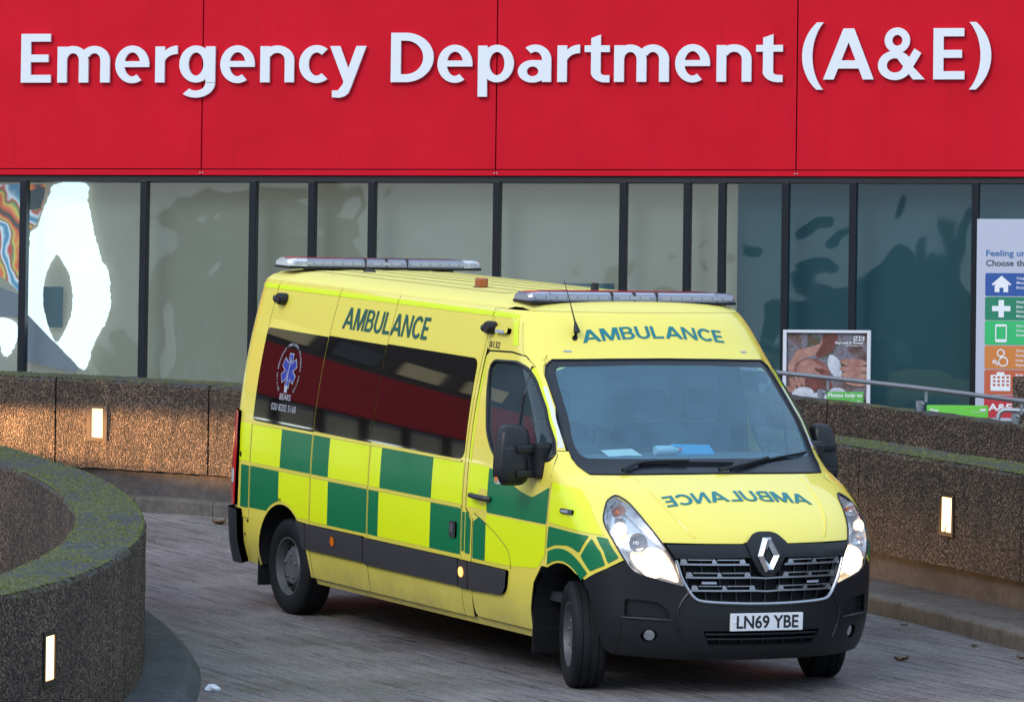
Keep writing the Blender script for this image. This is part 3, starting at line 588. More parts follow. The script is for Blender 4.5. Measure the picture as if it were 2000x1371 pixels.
# backing board
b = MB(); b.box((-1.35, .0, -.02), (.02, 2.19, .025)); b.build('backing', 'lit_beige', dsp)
dpatch('white_area', ragged(WH, .004, 3), -.255, 'glow_white', [ragged(HO, .003, 5)])
dpatch('grey_band', [(-4.639, -1.02), (-4.60, -1.03), (-4.106, -1.52), (-4.15, -1.56), (-4.639, -1.45)], -.252, 'glow_grey')
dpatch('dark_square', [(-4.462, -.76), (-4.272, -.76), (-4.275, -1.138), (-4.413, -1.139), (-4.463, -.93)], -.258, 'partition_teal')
dpatch('colour_area', [(-5.7, .19), (-4.66, .19), (-4.66, -.85), (-4.80, -.72), (-5.2, -.45), (-5.7, -.3)], -.256, 'glow_colour')
dpatch('colour_area', [(-4.655, .19), (-4.45, .19), (-4.50, -.07), (-4.55, -.19), (-4.60, -.22), (-4.655, -.24)], -.257, 'glow_colour')
dpatch('dark_area', [(-4.62, .13), (-4.46, .17), (-4.50, -.03), (-4.62, -.05)], -.2565, 'glow_dark')
dpatch('white_fleck', ragged([(-4.90, -1.06), (-4.72, -1.10), (-4.70, -1.24), (-4.80, -1.42), (-4.88, -1.30)], .004, 8), -.2525, 'glow_white')
dpatch('grey_band', [(-5.7, -.45), (-4.66, -.85), (-4.66, -1.05), (-5.7, -1.0)], -.2545, 'glow_grey')

# ---- framed poster on the pavement behind the upper wall
def fthing(name, label, cat, h, v, n):
    return empty(name, label=label, cat=cat, matrix=FM @ Matrix.Translation((h, v, n)))
po = fthing('poster_frame', 'framed poster of a newborn baby held in hands, white frame, behind the handrail', 'poster', 2.985, -2.6, .7)
mat('frame_white', (.62, .62, .66), .4)
def pp(name, poly, n, mt, parent, o=(2.985, -2.6), res=.15, holes=()):
    P, F = tri(poly, holes, res); return obj(name, [(p[0] - o[0], p[1] - o[1], n) for p in P], F, mt, parent)
hx0, hx1, vt, vb = 2.592, 3.372, -1.146, -2.22
for nm, q in (('frame_bar', ((hx0, vb, 0), (hx0 + .032, vt, .05))), ('frame_bar', ((hx1 - .032, vb, 0), (hx1, vt, .05))), ('frame_bar', ((hx0 + .032, vt - .026, 0), (hx1 - .032, vt, .05))), ('frame_bar', ((hx0 + .032, vb, 0), (hx1 - .032, vb + .03, .05)))):
    a, b = q; MB().box((a[0] - 2.985, a[1] + 2.6, a[2]), (b[0] - 2.985, b[1] + 2.6, b[2]), .004).build(nm, 'frame_white', po)
for s in (hx0 + .05, hx1 - .1): MB().box((s - 2.985, .0, -.10), (s - 2.985 + .05, .40, .0)).build('leg', 'frame_white', po)
m = mat('print_ground', (.2, .15, .14), .5); t = NT(m); v = t.coord('Object'); n1 = t.noise(v, 5, 3, .6)
t.base(t.ramp(n1, [(.28, (.05, .015, .010)), (.42, (.11, .06, .05)), (.52, (.16, .15, .19)), (.62, (.05, .05, .025)), (.75, (.14, .045, .025))]))
pp('print', [(hx0 + .03, vb + .02), (hx1 - .03, vb + .02), (hx1 - .03, vt - .024), (hx0 + .03, vt - .024)], .02, 'print_ground', po)
def skin(name, a, b):
    m = mat(name, a, .5); t = NT(m); v = t.coord('Object'); t.base(t.ramp(t.noise(v, 14, 4, .6), [(.35, a), (.65, b)])); return m
skin('print_skin', (.27, .115, .085), (.42, .22, .17)); skin('print_skin_dark', (.15, .04, .03), (.28, .10, .08)); skin('print_red', (.09, .017, .013), (.17, .04, .03)); skin('print_cloth', (.36, .37, .44), (.55, .56, .62)); mat('print_green', (.10, .42, .07), .5)
X = lambda zx: hx0 + (zx - 195) / 1185 * .78; Y = lambda zy: vt - (zy - 150) / 6.854 * .00452
E2 = lambda cx, cy, rx, ry, an=0: [(X(cx + rx * math.cos(q) * math.cos(an) - ry * math.sin(q) * math.sin(an)), Y(cy + rx * math.cos(q) * math.sin(an) + ry * math.sin(q) * math.cos(an))) for q in np.linspace(0, 6.283, 22)[:-1]]
G = lambda pts: smoothp([(X(a), Y(b)) for a, b in pts], 3)
for i, (nm, poly, mt) in enumerate([
    ('arm', G([(900, 190), (740, 210), (690, 330), (480, 400), (380, 430), (300, 560), (265, 640), (290, 760), (340, 730), (360, 620), (480, 530), (640, 480), (760, 420), (900, 340)]), 'print_skin'),
    ('sleeve', G([(740, 200), (930, 200), (880, 400), (700, 520), (640, 470), (720, 330)]), 'print_red'),
    ('head', E2(590, 740, 250, 205, .3), 'print_skin_dark'), ('face', E2(540, 700, 160, 150, .3), 'print_skin'), ('cheek', E2(680, 870, 190, 110, .2), 'print_red'), ('eye_fold', E2(700, 690, 80, 28, .25), 'print_red'), ('brow', E2(670, 640, 60, 28, .2), 'print_skin'),
    ('cloth', G([(830, 480), (960, 560), (990, 780), (880, 760), (800, 620)]), 'print_cloth'),
    ('finger', E2(1150, 580, 190, 48, .05), 'print_skin'), ('finger', E2(1160, 670, 200, 48, .03), 'print_skin'), ('finger', E2(1170, 760, 190, 50, .08), 'print_skin'), ('finger', E2(1190, 850, 160, 50, .12), 'print_skin'),
    ('finger', E2(330, 870, 38, 90, -.4), 'print_skin'), ('finger', E2(400, 850, 32, 85, -.4), 'print_skin'), ('finger', E2(460, 830, 30, 80, -.4), 'print_skin'), ('finger', E2(300, 950, 60, 40, .5), 'print_skin'),
    ('mitten', E2(470, 1010, 150, 95, -.1), 'print_cloth'), ('collar', E2(940, 1000, 120, 80, .1), 'print_cloth'), ('collar', E2(700, 1050, 100, 70), 'print_cloth')]):
    poly = [(min(max(a, hx0 + .034), hx1 - .034), max(min(b, vt - .028), vb + .03)) for a, b in poly]
    pp(nm, poly, .0215 + i * .0008, mt, po)
pp('caption_panel', [(X(795), Y(975)), (X(1290), Y(975)), (X(1290), Y(1270)), (X(795), Y(1270))], .038, 'print_green', po)
def ptext(name, s, x, y, h, w, mt, parent, o, n, bold=0.):
    P, F = textfit(s, w, h, bold); return obj(name, [(p[0] + x - o[0], p[1] + y - o[1], n) for p in P], F, mt, parent)
O2 = (2.985, -2.6)
ptext('caption', 'Please help to', X(815), Y(1045), .042 * .75, X(1275) - X(815), 'white_vinyl', po, O2, .040, .02)
ptext('caption', 'keep me safe', X(815), Y(1140), .042 * .75, X(1275) - X(815), 'white_vinyl', po, O2, .040, .02)
pp('logo_box', [(X(1150), Y(232)), (X(1292), Y(232)), (X(1292), Y(292)), (X(1150), Y(292))], .037, 'white_vinyl', po)
ptext('logo', 'NHS', X(1162), Y(283), .030, X(1282) - X(1162), 'black_vinyl', po, O2, .039, .03)
ptext('caption', "Guy's and St Thomas'", X(900), Y(335), .022, X(1282) - X(900), 'white_vinyl', po, O2, .038, .02)
ptext('caption', 'NHS Foundation Trust', X(1040), Y(365), .011, X(1290) - X(1040), 'white_vinyl', po, O2, .038, .01)

# ---- information board on the right
bo = fthing('information_board', 'tall white information board with coloured pictogram rows and heading', 'sign', 4.75, -2.6, .09)
OB = (4.75, -2.6); mat('board_white', (.46, .47, .56), .45)
MB().box((4.246 - 4.75, .45, 0), (5.30 - 4.75, 2.478, .03), .003).build('panel', 'board_white', bo)
for k, c in enumerate(((.012, .075, .30), (.004, .20, .10), (.02, .45, .13), (.60, .19, .03), (.52, .10, .035), (.50, .02, .035))): mat('row%d' % k, c, .45)
mat('text_blue', (.02, .13, .34), .45); mat('text_dark', (.03, .04, .07), .45)
rows = [(-.605, -.809), (-.818, -1.024), (-1.030, -1.244), (-1.252, -1.459), (-1.467, -1.687), (-1.696, -1.893)]
for k, (a, b) in enumerate(rows): pp('row', roundp([(4.325, b), (5.25, b), (5.25, a), (4.325, a)], .015), .033, 'row%d' % k, bo, OB, .4)
cx = 4.470
W = 'white_vinyl'
def icon(pts, n=.036, mt=W, holes=()): return pp('icon', pts, n, mt, bo, OB, .3, holes)
R = lambda x0, y0, x1, y1: [(x0, y0), (x1, y0), (x1, y1), (x0, y1)]
icon([(cx - .06, -.775), (cx - .018, -.775), (cx - .018, -.735), (cx + .018, -.735), (cx + .018, -.775), (cx + .06, -.775), (cx + .06, -.70), (cx, -.65), (cx - .06, -.70)]); icon([(cx - .088, -.705), (cx, -.628), (cx + .088, -.705), (cx + .076, -.717), (cx, -.650), (cx - .076, -.717)])
icon([(cx - .024, -1.0), (cx + .024, -1.0), (cx + .024, -.945), (cx + .082, -.945), (cx + .082, -.898), (cx + .024, -.898), (cx + .024, -.845), (cx - .024, -.845), (cx - .024, -.898), (cx - .082, -.898), (cx - .082, -.945), (cx - .024, -.945)])
icon(roundp(R(cx - .052, -1.222, cx + .052, -1.062), .014), holes=[R(cx - .042, -1.195, cx + .042, -1.082)])
ring = lambda x, y, r, w: (([(x + r * math.cos(q), y + r * math.sin(q)) for q in np.linspace(0, 6.283, 19)[:-1]]), [[(x + (r - w) * math.cos(q), y + (r - w) * math.sin(q)) for q in np.linspace(0, 6.283, 19)[:-1]]])
for x, y, r in ((cx, -1.318, .036), (cx + .022, -1.395, .045), (cx - .055, -1.395, .018)):
    o, h = ring(x, y, r, .011); icon(o, holes=h)
icon([(cx - .006, -1.354), (cx + .006, -1.354), (cx - .030, -1.43), (cx - .042, -1.43)]); icon(R(cx - .006, -1.37, cx + .006, -1.35), .0365)
hb = [(R(cx - .068 + i * .040, -1.545 - j * .034, cx - .044 + i * .040, -1.525 - j * .034)) for i in range(4) for j in range(3)]
icon([(cx - .088, -1.655), (cx + .088, -1.655), (cx + .088, -1.512), (cx + .034, -1.512), (cx + .034, -1.488), (cx - .034, -1.488), (cx - .034, -1.512), (cx - .088, -1.512)], holes=hb)
ptext('row_text', 'A&E', 4.362, -1.83, .058, .215, W, bo, OB, .036, .03)
for s_, x_, y_, w_, m_ in (('Feeling', 4.330, -.452, .245, 'text_blue'), ('unwell?', 4.602, -.452, .26, 'text_blue'), ('Choose', 4.330, -.540, .245, 'text_dark'), ('the', 4.602, -.540, .105, 'text_dark'), ('right', 4.735, -.540, .15, 'text_dark')): ptext('heading', s_, x_, y_, .052, w_, m_, bo, OB, .034, .012)
for k, ls in enumerate((('Coughs', 'Minor', 'Bruises'), ('Headaches', 'Bites', 'Stomach', 'Minor'), ('Not sure?', 'Unsure?', 'Need help?'), ('Chronic', 'Persistent', 'Long term', 'Repeat'), ('Book',))):
    for j, s in enumerate(ls): ptext('row_text', s, 4.605, rows[k][0] - .055 - j * .042, .022, 0, W, bo, OB, .036, .012)
MB().box((4.30 - 4.75, 0, -.03), (4.36 - 4.75, .45, .03)).build('leg', 'frame_white', bo); MB().box((5.2 - 4.75, 0, -.03), (5.26 - 4.75, .45, .03)).build('leg', 'frame_white', bo)
# ---- small green notice, pillar and lower rail
gs = fthing('notice_board', 'bright green notice board on the pavement beside the information board', 'sign', 4.16, -2.6, .9); mat('notice_green', (.14, .58, .05), .5)
MB().box((-.27, .28, -.02), (.27, .797, .0), .004).build('panel', 'notice_green', gs)
for s in (-.2, .16): MB().box((s, 0, -.02), (s + .04, .28, 0)).build('leg', 'frame_white', gs)
OG = (4.16, -2.6)
ptext('notice_text', 'Stay', 3.920, -1.868, .035, .075, W, gs, OG, .003, .03)
pp('notice_mark', R(3.925, -1.945, 3.945, -1.892), .003, W, gs, OG); pp('notice_mark', R(3.955, -1.945, 3.975, -1.892), .003, W, gs, OG); pp('logo_box', R(4.36, -1.852, 4.41, -1.832), .003, W, gs, OG); ptext('notice_text', 'NHS Foundation Trust', 4.28, -1.866, .010, .13, W, gs, OG, .003)
pil = fthing('concrete_pillar', 'short pebble-dash pillar in front of the information board', 'pillar', 4.95, -2.6, 1.25)
v_, f_ = [], []
fixn(obj('shaft', *(lambda b: (b.v, b.f))(MB().box((-.265, 0, -.2), (.265, 1.04, .2), .015)), 'aggregate_grey', pil))
lr = fthing('guard_rail', 'low dark grey tube rail bending down beside the pebble-dash pillar', 'rail', 4.6, -2.6, 1.5)
MB().tube([(-.035, .0, 0), (-.035, .66, 0), (-.03, .70, 0), (-.01, .735, 0), (.03, .75, 0), (.1, .748, 0), (.9, .70, 0)], .022, 9).build('rail', 'galvanised', lr, True)

# ---- litter and leaves on the road
mat('litter_white', (.75, .75, .78), .6); mat('leaf_brown', (.16, .09, .045), .8)
def crumple(name, p, r, mt, label, cat, seed, flatten=.5):
    q = np.random.default_rng(seed); bm = bmesh.new(); bmesh.ops.create_icosphere(bm, subdivisions=2, radius=r)
    for v in bm.verts: v.co = Vector((v.co.x * q.uniform(.6, 1.3), v.co.y * q.uniform(.6, 1.3), max(0, (v.co.z + r * .5) * flatten * q.uniform(.5, 1.2))))
    me = bpy.data.meshes.new(name); bm.to_mesh(me); bm.free(); me.materials.append(MATS[mt]); o = link(bpy.data.objects.new(name, me)); o.location = p; tag(o, label, cat); return o
crumple('crumpled_paper', (-.645, -3.16, 0), .05, 'litter_white', 'crumpled white paper litter beside the inner kerb', 'litter', 3)
def leaf(p, s, ang, label, seed):
    q = np.random.default_rng(seed); V = []; n = 9
    for i in range(n):
        t_ = i / (n - 1); w_ = math.sin(math.pi * t_) ** .8 * .35 * (1 + .25 * (i % 2))
        for k in (-1, 0, 1): V.append((s * (t_ - .5), s * w_ * k, .004 + s * (.16 * abs(k) * (1 + q.uniform(-.5, .5)) + .12 * (t_ - .5) ** 2 * 4)))
    F = [(i * 3 + k, i * 3 + k + 1, i * 3 + k + 4, i * 3 + k + 3) for i in range(n - 1) for k in (0, 1)]
    o = obj('fallen_leaf', V, F, 'leaf_brown'); o.location = p; o.rotation_euler.z = ang; tag(o, label, 'leaf', 'fallen leaves lying on the ramp'); return o
leaf((-10.55, 1.25, 0), .16, .4, 'curled brown leaf by the kerb behind the ambulance rear', 1); leaf((-10.40, 1.33, 0), .11, 1.9, 'smaller brown leaf touching the curled one behind the ambulance', 2)
leaf((-.53, 1.82, 0), .10, 1.0, 'single brown leaf lying in the road between front bumper and kerb', 3)
leaf((-1.05, 2.72, 0), .06, 2.2, 'small brown leaf lying at the foot of the kerb', 4); leaf((-.35, 2.65, 0), .07, .3, 'brown leaf pointing along the kerb foot near its widest stone', 5); leaf((-2.3, 2.92, 0), .055, 1.3, 'tiny brown leaf in the gutter below the bright wall lamp', 6)

# ================================================================== AMBULANCE
# body surface: at every height z a closed outline with nose, rounded corner and straight flank (metres; x forward, y left, z up)
def pchip(xs, ys):
    xs = np.array(xs, float); ys = np.array(ys, float); h = np.diff(xs); d = np.diff(ys) / h; m = np.zeros_like(ys); m[0] = d[0]; m[-1] = d[-1]
    for i in range(1, len(xs) - 1):
        if d[i - 1] * d[i] > 0:
            w1 = 2 * h[i] + h[i - 1]; w2 = h[i] + 2 * h[i - 1]; m[i] = (w1 + w2) / (w1 / d[i - 1] + w2 / d[i])
    def f(x):
        x = np.clip(np.asarray(x, float), xs[0], xs[-1]); i = np.clip(np.searchsorted(xs, x) - 1, 0, len(xs) - 2); t = (x - xs[i]) / h[i]
        return (2 * t ** 3 - 3 * t ** 2 + 1) * ys[i] + (t ** 3 - 2 * t ** 2 + t) * h[i] * m[i] + (-2 * t ** 3 + 3 * t ** 2) * ys[i + 1] + (t ** 3 - t ** 2) * h[i] * m[i + 1]
    gz = np.linspace(xs[0], xs[-1], 5000); gv = f(gz)
    return lambda x: np.interp(x, gz, gv)
_z = [.95 + .05 * k for k in range(1, 28)]
Ys = pchip([.20, .30, .48, .60, .70, .95] + _z + [2.33, 2.36, 2.385, 2.40, 2.41], [.955, .988, 1.024, 1.032, 1.0355, 1.036] + [1.036 - .1065 * (z - .95) ** 2 for z in _z] + [.828, .79, .70, .55, .2])
Xc = pchip([.20, .24, .30, .41, .50, .7, .85, .93, .975, 1.03, 1.10, 1.17, 1.24, 1.30, 1.347, 1.69, 2.025, 2.12, 2.19, 2.28, 2.33, 2.36, 2.385, 2.40, 2.41],
           [.66, .735, .775, .80, .805, .80, .795, .785, .765, .725, .645, .54, .41, .27, .13, -.245, -.605, -.685, -.74, -.82, -.88, -.935, -1.03, -1.15, -1.5])
Cc = pchip([.2, .5, .9, 1.0, 1.2, 1.347, 1.7, 2.03, 2.33, 2.41], [.27, .26, .25, .24, .16, .13, .13, .13, .16, .2]); Kc = pchip([.2, .7, 1.0, 1.2, 1.347, 1.7, 2.03, 2.33, 2.41], [.42, .42, .45, .5, .42, .30, .27, .3, .4])
XR0, RR = -5.08, .23
def xf(y, z):
    Y = Ys(z); t = np.clip(np.abs(y) / Y, 0, 1); return Xc(z) - Cc(z) * np.minimum(y * y, Y * Y) - Kc(z) * (1 - (1 - t ** 4) ** .25)
def xs_(z): return Xc(z) - Cc(z) * Ys(z) ** 2 - Kc(z)
def yf(x, z):
    x, z = np.broadcast_arrays(np.asarray(x, float), np.asarray(z, float)); Y = Ys(z); lo = np.zeros_like(x); hi = Y.copy()
    for _ in range(28):
        mid = .5 * (lo + hi); ok = xf(mid, z) > x; lo = np.where(ok, mid, lo); hi = np.where(ok, hi, mid)
    y = np.where(x <= xs_(z), Y, lo); k = np.clip((XR0 - x) / RR, 0, 1)
    return np.where(x < XR0, Y - RR + RR * np.sqrt(np.maximum(0, 1 - k * k)), y)
def side(s): return lambda u, v: np.stack([u, s * yf(u, v), v], -1)
front = lambda u, v: np.stack([xf(u, v), u, v], -1)
def roofz(x, y):
    lo = np.full(np.shape(x), 2.325); hi = np.full(np.shape(x), 2.41)
    for _ in range(20):
        mid = .5 * (lo + hi); ok = np.abs(y) < yf(x, mid); lo = np.where(ok, mid, lo); hi = np.where(ok, hi, mid)
    return lo
roof = lambda u, v: np.stack([u, v, roofz(u, v)], -1)
OS = lambda s: (.25, s, .05); OF = (1, 0, .5); OR = (0, 0, 1)
PHI = -.0153                                              # the body leans outward in the bend
MBODY = Matrix.Translation((0, 0, .5)) @ Matrix.Rotation(PHI, 4, 'X') @ Matrix.Translation((0, 0, -.5))
amb = empty('ambulance', (0, 0, 0), 'yellow and green chequered ambulance van with headlights on, wheels turned, driving down the ramp', 'ambulance')
def bp(o):                                                # a body part: leans with the body
    o.parent = amb; o.matrix_local = MBODY; return o
def SP(name, poly, mt, s=-1, **k): return bp(patch_obj(name, side(s), OS(s), poly, mt, **k))
def FP(name, poly, mt, **k): return bp(patch_obj(name, front, OF, poly, mt, **k))
rect = lambda x0, z0, x1, z1: [(x0, z0), (x1, z0), (x1, z1), (x0, z1)]
def arch(cx, r, z0, cz=.36, n=22, rev=False):
    a0 = math.asin((z0 - cz) / r) if abs(z0 - cz) < r else -math.pi / 2
    P = [(cx - r * math.cos(q), cz + r * math.sin(q)) for q in np.linspace(a0, math.pi - a0, n)]; return P[::-1] if rev else P
ZB, ZG = .295, 2.328                                      # sill and gutter
A_R = arch(-4.30, .425, ZB, .345); A_F = arch(-.02, .42, ZB, .36)
# ---- flank panels
for s in (-1, 1):
    SP('rear_corner_panel', [(-5.305, .62), (-4.873, .62), (-4.873, ZG), (-5.305, ZG)], 'body_yellow', s, res=.07)
    SP('side_panel', [p for p in ([(-4.867, ZB), (A_R[0][0], ZB)] + A_R + [(-3.837, ZB), (-3.837, ZG), (-4.867, ZG)])], 'body_yellow', s, res=.09)
    SP('side_panel', rect(-3.831, ZB, -2.899, ZG), 'body_yellow', s, res=.1); SP('side_panel', rect(-2.893, ZB, -1.453, ZG), 'body_yellow', s, res=.1)
    SP('door_pillar', [(-1.447, ZB), (-1.312, ZB), (-1.304, .40), (-1.298, .95), (-1.40, 1.0), (-1.408, 1.5), (-1.418, ZG), (-1.447, ZG)], 'body_yellow', s, res=.08)
    SP('seam_backing', [(-4.95, .70), (-4.80, .80), (-1.25, .80), (-1.25, ZG - .02), (-4.95, ZG - .02)], 'seam_dark', s, off=-.012, res=.2)
    SP('seam_backing', rect(-3.80, ZB + .01, -1.2, .80), 'seam_dark', s, off=-.012, res=.2)
    SP('sill', rect(-3.84, .245, -.5, .292), 'body_yellow', s, off=-.02, res=.15, thick=.03)
    # windows: three flush privacy panes
    for x0, x1, rr in ((-4.862, -3.840, [.04, 0, 0, .04]), (-3.829, -2.900, 0), (-2.891, -1.47, [0, .09, .07, 0])):
        SP('side_window', roundp([(x0, 1.327), (x1, 1.318), (x1 - (.03 if x1 > -1.5 else 0), 1.985), (x0, 1.995)], rr if rr else 0.), 'privacy_glass', s, off=.004, thick=.006, res=.1)
    SP('window_trim', rect(-4.86, 1.302, -1.50, 1.318), 'body_yellow', s, off=.006, thick=.01, res=.12)
    # raised swage between the two rows of squares
    for x0, x1 in ((-4.866, -3.84), (-3.829, -2.90), (-2.891, -1.456)): SP('swage', rect(x0, 1.004, x1, 1.020), 'body_yellow', s, off=.004, thick=.005, res=.15)
    # chequer squares
    up, lo = (1.026, 1.298), (.694, .998)
    for (x0, x1), z, mt in [((-5.15, -4.882), up, 'fluo_yellow'), ((-4.858, -4.356), up, 'fluo_yellow'), ((-4.356, -3.846), up, 'chequer_green'), ((-3.822, -3.546), up, 'chequer_green'), ((-3.546, -2.908), up, 'fluo_yellow'), ((-2.884, -2.715), up, 'fluo_yellow'), ((-2.715, -1.917), up, 'chequer_green'), ((-1.917, -1.462), up, 'fluo_yellow'),
                            ((-5.02, -4.882), lo, 'chequer_green'), ((-3.822, -3.540), lo, 'fluo_yellow'), ((-3.540, -2.908), lo, 'chequer_green'), ((-2.884, -2.722), lo, 'chequer_green'), ((-2.722, -1.920), lo, 'fluo_yellow'), ((-1.920, -1.460), lo, 'chequer_green')]:
        SP('chequer_square', roundp(rect(x0, z[0], x1, z[1]), .008, 2), mt, s, off=.0018, res=.12)
    ar = arch(-4.30, .445, .70, .345, 16)
    SP('chequer_square', [(-4.858, .70), (ar[0][0], .70)] + [p for p in ar if p[0] < -4.365] + [(-4.365, ar[[p[0] > -4.365 for p in ar].index(True)][1]), (-4.365, .998), (-4.858, .998)], 'chequer_green', s, off=.0018, res=.12)
    SP('chequer_square', [(-4.365, .998), (-4.365, ar[[p[0] > -4.365 for p in ar].index(True)][1])] + [p for p in ar if p[0] > -4.365] + [(-3.846, .70), (-3.846, .998)], 'fluo_yellow', s, off=.0018, res=.12)
    # stripe under the gutter
    for x0, x1 in ((-5.2, -4.876), (-4.862, -3.84), (-3.826, -2.903), (-2.888, -1.456), (-1.44, -1.12)): SP('roof_stripe', rect(x0, 2.270, x1, 2.303), 'stripe_yellow', s, off=.0018, res=.12)
    # rub strips
    for x0, x1, z0, z1 in ((-3.862, -2.925, .497, .672), (-2.915, -1.462, .487, .666), (-1.452, -1.318, .480, .663)): SP('rub_strip', roundp(rect(x0, z0, x1, z1), .012), 'strip_plastic', s, off=.022, thick=.022, res=.08)
    SP('rub_strip', roundp([(-1.308, .480), (-.84, .493), (-.775, .53), (-.748, .66), (-1.308, .663)], [.01, .05, .05, .02, .01]), 'strip_plastic', s, off=.022, thick=.022, res=.08)
    SP('rub_strip', [(-3.93, .50), (-3.872, .50), (-3.872, .672), (-4.03, .678), (-3.965, .60)], 'strip_plastic', s, off=.02, thick=.02, res=.06)
    # rear light and bumper end
    SP('rear_light', roundp([(-5.30, .70), (-5.07, .70), (-5.055, 1.10), (-5.085, 1.38), (-5.30, 1.38)], .02), 'red_lens', s, off=.025, thick=.03, res=.06)
    SP('rear_light_band', roundp([(-5.295, .86), (-5.085, .86), (-5.083, .96), (-5.295, .96)], .01), 'clear_lens', s, off=.028, res=.06)
    SP('rear_lower_panel', [(-4.99, .30), (-4.72, .30), (-4.735, .40), (-4.72, .50), (-4.66, .60), (-4.63, .615), (-4.99, .615)], 'body_yellow', s, off=-.006, res=.06)
    for x, z, w, h in ((-4.90, .60, .03, .02), (-4.84, .60, .04, .02), (-4.83, .545, .035, .07), (-4.745, .60, .02, .03), (-4.80, .48, .03, .025), (-4.95, .50, .02, .02)): SP('bracket_slot', rect(x - w / 2, z - h / 2, x + w / 2, z + h / 2), 'void', s, off=-.003, res=.05)
    SP('rear_bumper', roundp([(-5.30, .295), (-4.96, .295), (-4.985, .45), (-4.985, .68), (-5.30, .68)], [.02, .03, .02, .03, .02]), 'grey_plastic', s, off=.045, thick=.06, res=.06)
    SP('fuel_flap_mark', roundp([(-1.392, .71), (-1.318, .71), (-1.312, .93), (-1.36, .985), (-1.392, .985)], .012), 'chequer_green', s, off=.0018, res=.06)
    SP('fuel_flap_mark', roundp(rect(-1.44, .72, -1.404, .98), .008), 'chequer_green', s, off=.0018, res=.06)
# rear end
rearf = lambda u, v: np.stack([np.full_like(u, XR0 - RR), u, v], -1)
bp(patch_obj('rear_door', rearf, (-1, 0, 0), [(-.80, .30), (-.004, .30), (-.004, 2.31), (-.60, 2.31), (-.70, 1.95)], 'body_yellow', res=.3)); bp(patch_obj('rear_door', rearf, (-1, 0, 0), [(.80, .30), (.004, .30), (.004, 2.31), (.60, 2.31), (.70, 1.95)], 'body_yellow', res=.3))
bp(MB().box((-5.40, -.80, .30), (-5.315, .80, .66), .02).build('rear_bumper', 'grey_plastic'))
# ---- roof cap
zc = 2.328; xx = np.linspace(-5.30, xs_(zc) - .001, 46); half = [(x, float(yf(x, zc))) for x in xx]; yy = np.linspace(float(Ys(zc)), 0, 16)[1:]; half += [(float(xf(y, zc)), float(y)) for y in yy]
capp = half + [(x, -y) for x, y in half[::-1][1:]]
bp(patch_obj('roof', roof, OR, [(x, y * .9995) for x, y in capp], 'roof_paint', res=.11))
m = paint('roof_stained', (.70, .60, .16), False, .6, 0.); t = NT(m); v = t.coord('Object', (.8, 6, 1)); n1 = t.noise(v, 2.2, 5, .65); t.base(t.mix(t.math('MULTIPLY', t.ramp(n1, [(.52, (0, 0, 0)), (.68, (1, 1, 1))]), .6), (.74, .64, .19), (.52, .36, .12)))
for k, y in enumerate(np.linspace(-.52, .52, 6)):
    x1 = -1.45 - .12 * abs(k - 3.5); P = roundp([(-5.1, y - .05), (x1, y - .05), (x1, y + .05), (-5.1, y + .05)], .045); bp(patch_obj('roof_rib', roof, OR, P, 'roof_stained', off=.003, res=.11))
# ---- forehead over the windscreen
fs = lambda z: .88 * float(Ys(z))
WT = [(-.74, 2.030), (-.4, 2.036), (0, 2.040), (.4, 2.036), (.74, 2.030)]
zs = np.linspace(2.06, 2.326, 7)
fore = [(-.80, 2.020)] + WT + [(.80, 2.020)] + [(fs(z), float(z)) for z in zs] + [(-fs(z), float(z)) for z in zs[::-1]]
for s in (-1, 1): FP('pillar_backing', [(s * .70, 1.99), (s * .88, 1.93), (s * .88, 2.12), (s * .70, 2.12)], 'body_yellow', off=-.007, res=.05)
FP('cab_forehead', fore, 'body_yellow', res=.06)
for s in (-1, 1):
    # cab flank above the door and pillar beside the screen
    xe = lambda z: float(xf(fs(z), z))
    P = [(-1.412, 2.062), (-1.36, 2.052), (-1.05, 2.062), (-.87, 2.046), (-.80, 2.010), (xe(2.04) + .002, 2.025)] + [(xe(z) + .002, float(z)) for z in zs] + [(-1.412, 2.326)]
    SP('cab_flank', P, 'body_yellow', s, res=.06)
    SP('cab_stripe', [(-1.06, 2.10), (-.985, 2.10), (-1.10, 2.30), (-1.16, 2.30)], 'stripe_yellow', s, off=.002, res=.08)
    SP('cab_crease', [(-.90, 2.04), (-.893, 2.04), (-1.03, 2.25), (-1.04, 2.25)], 'roof_stained', s, off=.0015, res=.1)
# ---- windscreen
WSO = [(-.852, 1.345), (-.885, 1.39), (-.90, 1.552), (-.872, 1.739), (-.846, 1.942), (-.825, 1.99), (-.777, 2.026)] + WT[1:-1] + [(.777, 2.026), (.825, 1.99), (.846, 1.942), (.872, 1.739), (.90, 1.552), (.885, 1.39), (.852, 1.345), (.4, 1.352), (0, 1.355), (-.4, 1.352)]
WSI = roundp([(-.845, 1.437), (-.858, 1.54), (-.829, 1.70), (-.798, 1.91), (-.775, 1.985), (-.23, 2.003), (.23, 2.003), (.775, 1.985), (.798, 1.91), (.829, 1.70), (.858, 1.54), (.845, 1.437), (0, 1.440)], [.05, .05, .05, .05, .04, .03, .03, .04, .05, .05, .05, .05, .02])
FP('windscreen', WSI, 'windscreen_glass', off=-.002, res=.06)
FP('windscreen_border', WSO, 'frit', holes=[WSI], off=-.002, res=.06)
bpt = lambda pts, off: lift(front, np.array(pts, float), off, OF)[0]
bp(MB().tube([*bpt(densify(WSO, .05) + [WSO[0]], .001)], .007, 6).build('windscreen_seal', 'black_plastic', None, True))
